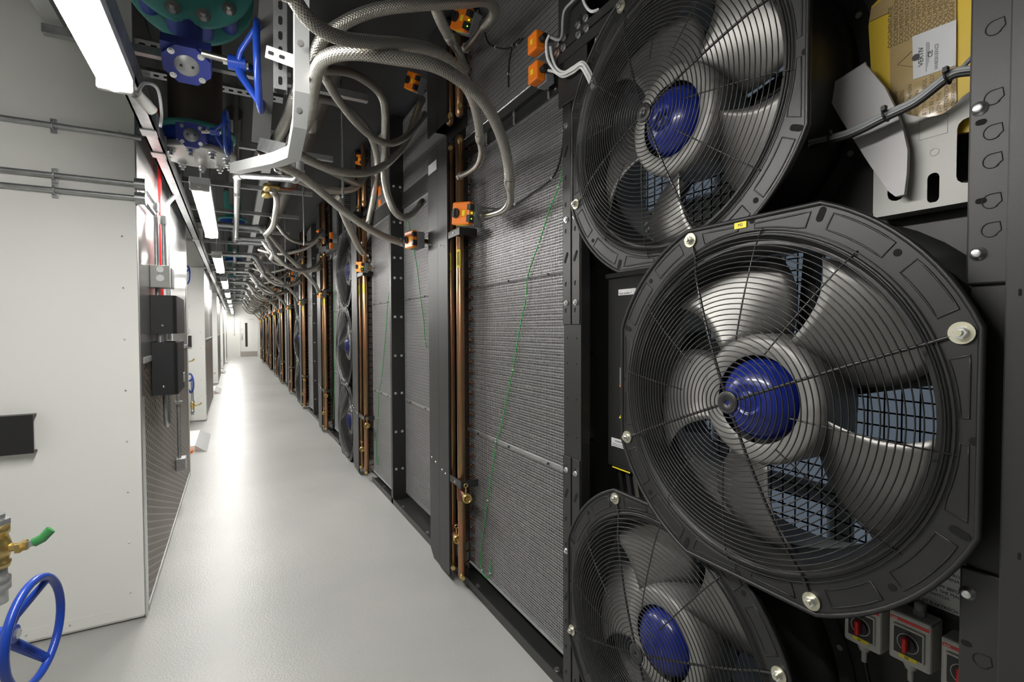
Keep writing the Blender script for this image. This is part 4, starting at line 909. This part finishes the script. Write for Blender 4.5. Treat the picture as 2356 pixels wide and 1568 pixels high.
# light grey bent bracket
pts = Q((693, -60, 1.55), (693, 215, 1.58), (689, 285, 1.64), (676, 352, 1.75), (640, 366, 1.9), (540, 388, 2.3))
t = thing('bent_bracket', pts[1], 'light grey bent steel bracket carrying the hoses, left of the arching hoses', 'bracket')
f = MB(); f.tube(pts, .030, 4); f.build('profile', 'alu', t)
f = MB()
for q in ((692, 100, 1.52), (689, 255, 1.56)): p = P(*q); bolt(f, p, cam0-p, .007)
f.build('bracket_bolt', 'zinc', t)
strut(P(595, 330, 2.15), P(655, 345, 1.95), .05, 'short dark steel foot joining the hanger column and the bracket', (0, -1, -.3), False, 'hanger_foot', 'galv')
# galvanised drain pipes with elbows
def pipeline(pts, r, label, m='galv', joints=True):
    pts = [Vector(p) for p in pts]; t = thing('galvanised_pipe', pts[0], label, 'pipe', 'galvanised pipework under the ceiling'); path = []
    for i, p in enumerate(pts):
        if 0 < i < len(pts)-1:
            a, b = (pts[i-1]-p).normalized(), (pts[i+1]-p).normalized(); q = r*1.8
            for tt in range(6): u = tt/5; path.append((p + a*q)*(1-u)**2 + p*2*u*(1-u) + (p + b*q)*u*u)
        else: path.append(p)
    MB().tube(path, r, 14).build('tube', m, t)
    if joints:
        for i in range(1, len(pts)-1):
            a, b = (pts[i-1]-pts[i]).normalized(), (pts[i+1]-pts[i]).normalized(); q = r*1.9
            f = MB(); f.tube([pts[i] + a*q*1.3] + [(pts[i]+a*q)*(1-u)**2 + pts[i]*2*u*(1-u) + (pts[i]+b*q)*u*u for u in (0, .25, .5, .75, 1)] + [pts[i] + b*q*1.3], r*1.28, 14); f.build('elbow', m, t)
    return t
pipeline(Q((690, 300, 2.9), (690, 412, 3.0), (546, 402, 3.3)) + [P(546, 402, 3.3) + Vector((.0, 2.6, -.0)), P(546, 402, 3.3) + Vector((.35, 2.6, -.0))], .022, 'thick galvanised pipe with elbows left of the hoses, nearest of the ceiling pipes')
pipeline([P(546, 402, 3.3) + Vector((0, .45, -.04)), P(546, 402, 3.3) + Vector((0, .45, .8))], .018, 'thin vertical hanger pipe behind the nearest pipe elbow', joints=False)
for i in range(8):
    y = 6.2 + 2.45*i
    pipeline([(-.35, y, 2.62), (.28, y, 2.62), (.42, y+.3, 2.40), (.42, y+.9, 2.40)], .026, 'galvanised cross pipe with elbows, %s along the ceiling' % ORD[i])
    if i < 7: pipeline([(.02, y+.35, 2.74), (.02, y+1.9, 2.74), (.4, y+1.9, 2.74)], .026, 'galvanised lengthwise pipe with an elbow, %s along the ceiling' % ORD[i])
t = thing('pipe_manifold', P(600, 425, 4.0), 'brass manifold fittings in the ceiling left of the hoses', 'manifold')
p0 = P(606, 428, 4.0)
for k in range(4): MB().lathe([(0, 0), (.02, 0), (.03, .02), (.03, .05), (.022, .07), (.022, .12), (0, .12)], p0 + Vector((.0, .12*k, .02*(k % 2))), (1, 0, 0), 14).build('brass_fitting', 'brass', t)
MB().tube(smooth([p0 + Vector((.12, 0, 0)), p0 + Vector((.2, 0, 0)), p0 + Vector((.24, 0, .03)), p0 + Vector((.24, 0, .1))], 5), .012, 10).build('copper_bend', 'copper2', t)
for i in range(13):
    y = 3.4 + 2.1*i; tag(MB().cyl((.63, y, 2.35), (.63, y, 3.3), .008, 8).build('threaded_rod', 'zinc'), 'thin threaded rod hanging among the hoses, %s along the corridor' % ORD[i], 'rod', 'threaded hanger rods')
# ================================================================== FAN BAY EQUIPMENT
def onx(q, X): return on(q[0], q[1], 'X', X)
def poly(pts, X, th, mb=None):                 # outline given by photo points on the plane x = X, thickness away from the aisle
    L = [onx(q, X) for q in pts]; mb = mb or MB()
    return mb.plate([[(-p.y, p.z) for p in L]], (X, 0, 0), U_, W_, (th, 0, 0))
# control box between the fans
t = thing('control_box', (1.35, 1.4, .95), 'flat black control box with labels between the nearest fans and the post', 'control box')
MB().box((1.30, 1.16, .955), (1.40, 1.555, 1.70), bev=.003).build('enclosure', 'black', t)
f = MB().box((1.29, 1.155, 1.695), (1.405, 1.56, 1.712)).box((1.297, 1.17, .97), (1.30, 1.545, 1.685)); f.build('lid', 'black', t)
for y in (1.47, 1.42, 1.355, 1.31):
    f = MB(); f.hexn((1.33, y, 1.712), (0, 0, 1), .016, .012); f.lathe([(.013, .012), (.0145, .028), (.009, .036), (0, .036)], (1.33, y, 1.712), (0, 0, 1), 14); f.tube(smooth([(1.33, y, 1.745), (1.33, y, 1.79), (1.345, y-.02, 1.85), (1.38, y-.05, 1.9)], 4), .006, 8); f.build('cable_gland', 'greyd', t)
def sticker(px0, px1, X, name, m, parent): 
    a, b = onx(px0, X), onx(px1, X); MB().box((X-.0006, a.y, a.z), (X, b.y, b.z)).build(name, m, parent); return a, b
a, b = sticker((1423, 666), (1463, 676), 1.2965, 'paper_label', 'label', t)
text('Foot trickler 1', 'handwriting', 'ink', .012, (1.2955, a.y-.004, b.z+.003), U_, W_, t)
sticker((1473, 648), (1500, 662), 1.2965, 'red_badge', 'red', t)
a, b = sticker((1426, 845), (1450, 893), 1.2965, 'display', 'greyd', t); MB().box((1.2952, a.y, b.z), (1.2958, b.y, b.z+.006)).build('display_strip', 'orange', t); text('V', 'display_letter', 'label', .02, (1.2952, a.y-.015, b.z+.015), U_, W_, t)
f = poly([(1424, 961), (1441, 930), (1441, 966)], 1.2955, .001); f.build('warning_triangle', 'yellow', t)
a, b = sticker((1407, 1005), (1450, 1038), 1.2965, 'warning_label', 'label', t)
text('WARNING', 'warning_title', 'ink', .011, (1.2955, a.y-.022, a.z-.014), U_, W_, t)
f = MB(); [f.box((1.2952, a.y-.008, a.z-.022-.006*i), (1.2958, b.y+.01, a.z-.0205-.006*i)) for i in range(4)]; f.build('warning_print', 'ink', t)
sticker((1409, 1074), (1450, 1086), 1.2965, 'yellow_strip', 'yellow', t)
for y, m in ((1.50, 'ss'), (1.455, 'box'), (1.415, 'ss')):
    f = MB(); f.obox((1.335, y, .895), V(0, .010, -.004), V(.016, 0, 0), V(0, .01, .045)); f.obox((1.333, y-.016, .835), V(0, .008, -.003), V(.010, 0, 0), V(0, .008, .022)); f.tube([(1.335, y-.018, .82), (1.34, y-.02, .6), (1.36, y-.03, .4)], .006, 8); f.build('plug_connector', m, t)
# rotary isolators
def isolator(X, y0, y1, z0, z1, tg, label):
    yc, zc = (y0+y1)/2, (z0+z1)/2; w = y0-y1; h = z1-z0; t = thing('rotary_isolator', (X+.04, yc, z0), label, 'switch', 'rotary isolators under the nearest fan')
    MB().box((X, y1, z0), (X+.06, y0, z1), bev=.006).build('housing', 'greyp', t)
    MB().box((X-.006, yc-w*.37, zc-h*.33), (X, yc+w*.37, zc+h*.27), bev=.002).build('raised_field', 'greyp', t)
    MB().box((X-.0068, yc-w*.33, zc-h*.29), (X-.006, yc+w*.33, zc+h*.23)).build('black_field', 'box', t)
    f = MB(); f.ring((X-.007, yc, zc-h*.03), NX, w*.25, .0008, 32, 5); f.build('dial_ring', 'label', t)
    MB().cyl((X-.006, yc, zc-h*.03), (X-.012, yc, zc-h*.03), w*.19, 24).build('dial', 'box', t)
    f = MB().box((X-.028, yc-w*.06, zc-h*.17), (X-.012, yc+w*.06, zc+h*.14), bev=.004); f.build('red_handle', 'red', t)
    MB().box((X-.0008, y1+.004, z1-h*.16), (X, y0-.004, z1-h*.095)).build('red_stripe', 'red', t)
    text('ABB', 'maker_lettering', 'label', h*.06, (X-.0012, y0-.006, z1-h*.148), U_, W_, t)
    MB().box((X-.0076, yc-w*.22, zc-h*.36), (X-.0062, yc+w*.2, zc-h*.285)).build('yellow_tag', 'yellow', t)
    if tg: text(tg, 'tag_lettering', 'ink', h*.06, (X-.008, yc+w*.07, zc-h*.345), U_, W_, t)
    f = MB(); f.lathe([(.014, 0), (.014, -.012), (.010, -.022), (.006, -.022), (.006, -.05)], (X+.03, yc+w*.1, z0), (0, 0, 1), 14); f.build('bottom_gland', 'greyp', t)
    f = MB(); f.hexn((X+.03, yc-w*.1, z1), (0, 0, 1), .013, .012); f.lathe([(.011, .012), (.012, .026), (.007, .032), (0, .032)], (X+.03, yc-w*.1, z1), (0, 0, 1), 14); f.build('top_gland', 'greyd', t)
    MB().tube(smooth([(X+.03, yc+w*.1, z0-.045), (X+.035, yc-.01, z0-.14), (X+.05, yc-.04, z0-.3), (X+.06, yc-.05, .1)], 6), .005, 8).build('outlet_cable', 'rubber', t)
    return t
XI = 1.33
def iso_at(tl, br, tg, lab): a, b = onx(tl, XI), onx(br, XI); return isolator(XI, a.y, b.y, b.z, a.z, tg, lab)
a, b = onx((2045, 1398), XI), onx((2141, 1556), XI); ww = a.y-b.y; hh = a.z-b.z
isolator(XI, a.y, b.y, b.z, a.z, 'Q2', 'middle grey rotary isolator with red handle under the nearest fan, tagged Q2')
a1 = onx((1941, 1470), XI); z1_ = b.z + (.01); isolator(XI, a1.y, a1.y-ww, b.z-.012, a.z-.012, 'Q1', 'grey rotary isolator partly hidden by the nearest fan rim, tagged Q1')
a3 = onx((2164, 1470), XI); isolator(XI, a3.y, a3.y-ww, b.z-.012, a.z-.012, '', 'rightmost grey rotary isolator, half hidden by the knockout post')
t = thing('instruction_sheet', onx((2160, 1350), 1.40), 'white printed instruction sheet behind the isolators, below the nearest fan', 'label')
a, b = onx((2100, 1290), 1.405), onx((2215, 1420), 1.405); MB().box((1.404, a.y, b.z), (1.405, b.y-.03, a.z+.02)).build('sheet', 'label', t)
txt = ['QUESTO QUADRO AUTOMATICO', 'DELLA MACCHINA', '', 'SWITCH OFF BEFORE APPLYING', 'OPENING THE MACHINE, OPEN THE', 'MAIN SWITCH.', '', 'ES IST ELEKTRISCH NOTWENDIG', 'UNTERBRECHUNG DES HAUPT', '', 'AVANT D INTERVENIR', '', 'PARTES DE LA MAQUINA', 'CON TENSION NOMINAL']
for i, s_ in enumerate(txt):
    if s_: text(s_, 'printed_line', 'ink', .0095, (1.4035, a.y-.008, a.z - .004 - .0115*i), U_, W_, t)
f = MB()
f.tube(smooth(Q((2095, 1330, 1.5), (2110, 1352, 1.48), (2128, 1395, 1.44), (2150, 1440, 1.42), (2178, 1480, 1.40), (2230, 1500, 1.38)), 6), .009, 10)
tag(f.build('black_cable', 'rubber'), 'thick black cable curving down in front of the white instruction sheet', 'cable')
tag(MB().tube(smooth(Q((2140, 1440, 1.46), (2143, 1410, 1.46), (2155, 1385, 1.45), (2180, 1375, 1.44), (2208, 1390, 1.42)), 6), .006, 10).build('black_cable', 'rubber'), 'thin black cable arching over the isolators', 'cable')
# document holder with envelope and sleeve
XH = 1.35
t = thing('document_holder', onx((2110, 480), XH), 'light grey plastic document holder at the upper right with oval slots', 'holder')
L = [onx(q, XH) for q in [(2010, 490), (2010, 380), (2030, 275), (2045, 235)]]
cut = [onx(q, XH) for q in [(2072, 250), (2086, 262), (2110, 268), (2140, 269), (2170, 262), (2195, 243), (2215, 222), (2235, 208)]]
zb = onx((2010, 490), XH).z; yr = onx((2260, 400), XH).y
out = [(-p.y, p.z) for p in L] + [(-p.y, p.z) for p in cut] + [(-yr, cut[-1].z+.01), (-yr, zb)]
def slotp(px, py, w_, h_): c = onx((px, py), XH); return stadium(-c.y, c.z, w_, h_, PI/2)
MB().plate([out, slotp(2147, 432, .011, .022), slotp(2226, 345, .018, .050), slotp(2062, 440, .018, .004)], (XH, 0, 0), U_, W_, (.003, 0, 0)).build('front_wall', 'greyp', t)
MB().box((XH-.001, -out[0][0], zb-.012), (1.405, yr, zb)).box((XH+.003, -out[0][0], zb), (1.405, -out[0][0]+.003, zb+.10)).build('bottom_ledge', 'greyp', t)
f = MB(); c = onx((2150, 350), XH); f.ring((XH-.0003, c.y, c.z), NX, .008, .0008, 20, 5); a, b = onx((2115, 280), XH), onx((2180, 305), XH)
f.tube([(XH-.0003, a.y, a.z), (XH-.0003, b.y, a.z), (XH-.0003, b.y, b.z), (XH-.0003, a.y, b.z)], .0007, 5, closed=True); f.build('moulded_mark', 'greyp', t)
XE = 1.375
t = thing('document_envelope', onx((2110, 250), XE), 'yellow and kraft brown envelope with white label standing in the document holder', 'envelope')
poly([(1998, 60), (2005, 15), (2040, -20), (2250, -60), (2250, 300), (2060, 330), (2012, 300)], XE, .012).build('yellow_back', 'envy', t)
poly([(2004, 20), (2040, -10), (2200, -50), (2200, 280), (2050, 330), (2046, 28), (1999, 50)], XE-.004, .003).build('kraft_sleeve', 'kraft', t)
a, b = onx((2098, 80), XE-.006), onx((2201, 45), XE-.006); poly([(2099, 84), (2200, 45), (2199, 150), (2101, 183)], XE-.006, .0015).build('white_sheet', 'paper', t)
up_, rt = W_, U_
def vtext(body, name, m, size, q, X, align='CENTER'): return text(body, name, m, size, onx(q, X), W_, -U_, t, align)
words = ['DOCUMENTATIE', 'DOCUMENTAZIONE', 'DOKUMENTATION', 'DOCUMENTATION', 'DOCUMENTATION', 'DOCUMENTACION', 'DOCUMANTATIE', 'DOKUMENTERING', 'DOKUMENTOIDA', 'DOKUMENTACJA', 'DOKUMENTACE', 'EGGRAFA']
for i, wd in enumerate(words): vtext(wd, 'printed_word', 'kink', .0125, (2052 + 13.0*i, 108 - 5.2*i - (0 if i < 5 else 20)), XE-.0045, 'LEFT') if i < 4 else vtext(wd, 'printed_word', 'kink', .0125, (2052 + 13.0*i, 82 - 4.6*(i-4)), XE-.0045, 'LEFT')
for i, wd in enumerate(['ZORGVULDIG', 'SORGFAELTIG', 'AUFBEWAHREN', 'ATTENTION', 'BY THE CAREFUL', 'TO BE CAREFULLY', 'JOIN THE', 'ATTENTION', 'CONSERVER PAR']): vtext(wd, 'printed_word', 'kink', .0105, (2062 + 17*i, 275 - 3*i), XE-.0045, 'LEFT')
vtext('VERTIV', 'maker_name', 'ink', .0135, (2124, 128), XE-.007); vtext('CE', 'ce_mark', 'ink', .012, (2145, 122), XE-.007); vtext('H10C01531C3', 'serial', 'greyd', .009, (2158, 128), XE-.007)
c = onx((2107, 132), XE-.007); f = MB(); f.plate([circ(.0075, 18, (-c.y, c.z))], (XE-.0068, 0, 0), U_, W_, (-.0004, 0, 0)); f.build('round_logo', 'ink', t)
f = MB()
for i in range(3): c = onx((2131+3*i, 128), XE-.007); f.box((c.x-.0003, c.y-.0003, c.z-.035+.01*i), (c.x, c.y+.0003, c.z+.03))
f.build('fine_print', 'greyd', t)
f = MB(); p = [onx(q, XE-.005) for q in ((2098, 118), (2065, 149), (2100, 154), (2098, 118))]; f.tube(p[:-1], .0006, 4); f.build('triangle_mark', 'ink', t)
t = thing('cable_sleeve', onx((2060, 440), 1.33), 'flat grey fabric sleeve leaning out of the document holder', 'sleeve')
XS = 1.315
poly([(1993, 150), (1898, 210), (1935, 275), (1962, 318), (2000, 378), (2044, 440), (2060, 452), (2080, 447), (2086, 400), (2088, 345), (2078, 300), (2060, 250), (2035, 200)], XS, .012).build('folded_sleeve', 'bag', t)
MB().tube([onx((1993, 148), XS+.004), onx((1898, 208), XS+.004)], .007, 8, flat=.6).build('folded_edge', 'bag', t)
# cables in front of the holder
cb = [(1862, 330), (1905, 320), (1960, 303), (2035, 266), (2105, 232), (2170, 182), (2200, 165), (2250, 160)]
for i, (dx, dy, r_, m_, lab) in enumerate([(0, -4, .0055, 'gcable', 'topmost grey cable of the bundle crossing the document holder'), (0, 4, .0055, 'gcable', 'lower grey cable of the bundle crossing the document holder'), (3, 8, .005, 'rubber', 'black cable of the bundle crossing the document holder')]):
    tag(MB().tube(smooth([onx((x+dx, y+dy), 1.27-.004*i) for x, y in cb], 6), r_, 10).build('fan_cable', m_), lab, 'cable', 'cables crossing the document holder')
tag(MB().tube(smooth([onx(q, 1.30) for q in ((2140, 215), (2175, 190), (2205, 165), (2240, 128))], 5), .0045, 8).build('fan_cable', 'greyd'), 'dark grey cable branching up to the right behind the cable bundle', 'cable')
for i, q in enumerate([(1912, 320), (2038, 265), (2180, 178)]):
    p = onx(q, 1.266); d = (onx((cb[3][0], cb[3][1]), 1.266) - onx((cb[2][0], cb[2][1]), 1.266)).normalized(); f = MB(); f.ring(p, d, .013, .0025, 16, 6); f.obox(p + V(-.008, 0, .013), V(.006, 0, 0), d*.004, V(0, 0, .005))
    tag(f.build('cable_tie', 'rubber'), 'black cable tie on the cable bundle, ' + ['at the fan end', 'in front of the grey sleeve', 'over the envelope'][i], 'cable tie', 'cable ties on the bundle')
t = thing('rating_plate', (1.3, .75, 2.1), 'two small white rating stickers on the barrel of the upper fan', 'label')
for px, py, w_, h_ in ((1892, 224, .007, .024), (1901, 262, .009, .042)):
    p = P(px, py, 1.12); n = (p - Vector((p.x, FU[1], FU[2]))).normalized(); tt = NX.cross(n)
    k = Vector((p.x, FU[1], FU[2])) + n*.4165; f = MB().obox(k, NX*w_, tt*h_, n*.001); f.build('sticker', 'greyp', t)
# ================================================================== ORANGE SWITCHES, BEAM GUSSET AND CABLES AT THE TOP
for i, (q, lab) in enumerate([((1236, 100), 'upper orange pressure switch box on the black beam left of the top fan'), ((1237, 169), 'lower orange pressure switch box on the black beam left of the top fan')]):
    c = onx(q, 1.10); t = thing('pressure_switch', c, lab, 'switch', 'orange pressure switches'); 
    MB().box((c.x-.025, c.y-.032, c.z-.038), (c.x+.018, c.y+.038, c.z+.038), bev=.006).build('orange_housing', 'orange', t)
    MB().box((c.x+.018, c.y-.036, c.z-.042), (c.x+.058, c.y+.036, c.z+.03), bev=.003).build('grey_base', 'greyd', t)
    MB().box((c.x-.0256, c.y-.004, c.z-.008), (c.x-.025, c.y+.014, c.z+.012)).build('yellow_mark', 'yellow', t)
    MB().cyl((c.x, c.y-.03, c.z+.0), (c.x, c.y-.062, c.z), .013, 14).build('cable_plug', 'rubber', t)
for i in range(1, 6):
    for up in (0, 1):
        c = Vector((1.10, 6.72 + PITCH*(i-1), 2.56 + .13*up)); t = thing('pressure_switch', c, '%s orange pressure switch box past the %s fan column' % (['lower', 'upper'][up], ORD[i]), 'switch', 'orange pressure switches')
        MB().box((c.x-.025, c.y-.038, c.z-.038), (c.x+.018, c.y+.038, c.z+.038), bev=.006).build('orange_housing', 'orange', t); MB().box((c.x+.018, c.y-.036, c.z-.042), (c.x+.08, c.y+.036, c.z+.03)).build('grey_base', 'greyd', t)
for i, q in enumerate([((908, 412), 4.30), ((910, 443), 4.30), ((880, 440), 4.5), ((880, 471), 4.5)]):
    c = P(*q[0], 4.35 if i < 2 else 4.6); t = thing('pressure_switch', c, '%s orange pressure switch %s the plain black post behind the first cover' % (['upper', 'lower'][i % 2], 'beside' if i < 2 else 'just beyond'), 'switch', 'orange pressure switches')
    MB().box((c.x-.03, c.y-.045, c.z-.045), (c.x+.02, c.y+.045, c.z+.045), bev=.006).build('orange_housing', 'orange', t); MB().box((c.x+.02, c.y-.04, c.z-.045), (1.18, c.y+.04, c.z+.03)).build('grey_base', 'greyd', t)
def bun(pts, lab, r_=.0055, m_='wcable', name='switch_cable', grp='white cables at the orange switches'): return tag(MB().tube(smooth([onx(q[:2], q[2]) for q in pts], 6), r_, 8).build(name, m_), lab, 'cable', grp)
base = [(1252, 164), (1268, 168), (1290, 172), (1308, 170), (1326, 157), (1345, 150), (1362, 180), (1380, 230)]
bun([(1263, 82, 1.10), (1257, 100, 1.09), (1260, 135, 1.09), (1275, 160, 1.10), (1292, 171, 1.11), (1318, 160, 1.12), (1338, 147, 1.12), (1352, 165, 1.12), (1368, 200, 1.13)], 'outermost white cable looping down between the two orange switch boxes')
bun([(1266, 108, 1.11), (1270, 130, 1.11), (1280, 155, 1.11), (1298, 166, 1.12), (1320, 154, 1.13), (1341, 143, 1.13), (1357, 163, 1.13), (1372, 200, 1.14)], 'middle white cable of the bundle right of the orange switch boxes')
bun([(1262, 162, 1.11), (1275, 165, 1.11), (1295, 176, 1.12), (1318, 167, 1.13), (1336, 155, 1.13), (1350, 175, 1.13), (1364, 205, 1.14)], 'lowest white cable, from the plug of the lower orange switch box')
bun([(1268, 86, 1.10), (1285, 92, 1.11), (1293, 80, 1.12), (1295, 45, 1.12), (1300, 22, 1.12), (1318, 2, 1.12), (1335, -15, 1.13)], 'grey cable rising from the upper orange switch box along the post', .0055, 'gcable')
bun([(1338, -12, 1.14), (1347, 12, 1.13), (1360, 26, 1.13), (1378, 22, 1.15)], 'short white cable hanging from the top edge over the post', .0055)
bun([(1383, 50, 1.16), (1382, 75, 1.16), (1378, 98, 1.165)], 'red cable beside the top fan rim', .006, 'red', grp=None)
bun([(1379, 55, 1.165), (1374, 85, 1.165), (1366, 118, 1.165)], 'white cable beside the red one at the top fan rim', .006, 'wcable', grp=None)
t = thing('beam_gusset', (1.155, 1.6, 2.4), 'black bolted gusset plate with round holes where the beam meets the perforated post', 'plate')
MB().box((1.150, 1.50, 2.38), (1.158, 1.685, 3.2), bev=.002).build('gusset_plate', 'black2', t)
a = onx((1300, 108), 1.145); MB().box((1.144, .9, a.z-.005), (1.150, 1.70, a.z+.028)).box((1.146, 1.2, a.z-.05), (1.150, 1.68, a.z-.01)).build('splice_bar', 'black2', t)
for q in ((130, 620), (20, 720), (365, 415), (490, 300), (500, 470), (370, 575), (125, 785), (25, 875)):
    f = MB(); bolt(f, onx((1280+q[0]/7.127, q[1]/7.127), 1.144), NX, .0095); f.build('hex_bolt', 'zinc', t)
f = MB()
for q, r_ in (((395, 310), .016), ((400, 700), .016), ((160, 900), .016), ((40, 1080), .035)): c = onx((1280+q[0]/7.127, q[1]/7.127), 1.1495); f.plate([circ(r_, 20, (-c.y, c.z))], (1.1495, 0, 0), U_, W_, (-.0004, 0, 0))
f.build('round_holes', 'hole', t)
# thin green sensor leads and black leads over the coils
green([onx(q, 1.195) for q in ((1300, 365), (1285, 430), (1262, 490), (1240, 560), (1215, 632), (1211, 680), (1195, 760), (1180, 850), (1152, 985), (1141, 1015), (1138, 1045), (1122, 1150), (1106, 1270), (1109, 1310), (1118, 1328), (1128, 1318), (1130, 1285))], 'thin green lead running down the large nearest coil', .0028)
green([onx(q, 1.195) for q in ((1268, 180), (1280, 205), (1296, 235), (1298, 300), (1288, 370), (1270, 410), (1230, 440), (1185, 470), (1150, 480), (1110, 478))], 'black lead from the lower orange switch down across the large coil to the actuator', .004, 'rubber')
green([onx(q, 1.195) for q in ((1101, 18), (1112, 60), (1122, 95), (1140, 108), (1165, 112), (1190, 102), (1203, 88))], 'black lead hanging in a curve over the upper coil', .004, 'rubber')
green([onx(q, 1.195) for q in ((1195, 90), (1180, 105), (1172, 140), (1170, 170), (1170, 200))], 'black lead dropping straight down over the upper coil to the beam', .004, 'rubber')
green([onx(q, 1.265) for q in ((938, 500), (950, 560), (960, 620), (967, 680), (975, 740), (978, 785), (981, 800))], 'thin green lead on the coil behind the first cover panel', .003)
green([onx(q, 1.165) for q in ((901, 655), (893, 690), (888, 760), (878, 870), (872, 900), (870, 960), (866, 1030), (868, 1070), (871, 1050))], 'thin green lead on the coil beyond the plain black post', .003)
for k in range(1, 5):
    y = 7.3 + PITCH*(k-1); green([(1.19, y-.25, 2.1), (1.19, y-.2, 1.7), (1.19, y-.1, 1.2), (1.19, y-.12, .8), (1.19, y, .3), (1.19, y-.03, .25)], 'thin green lead on the coil past the %s fan column' % ORD[k], .003)
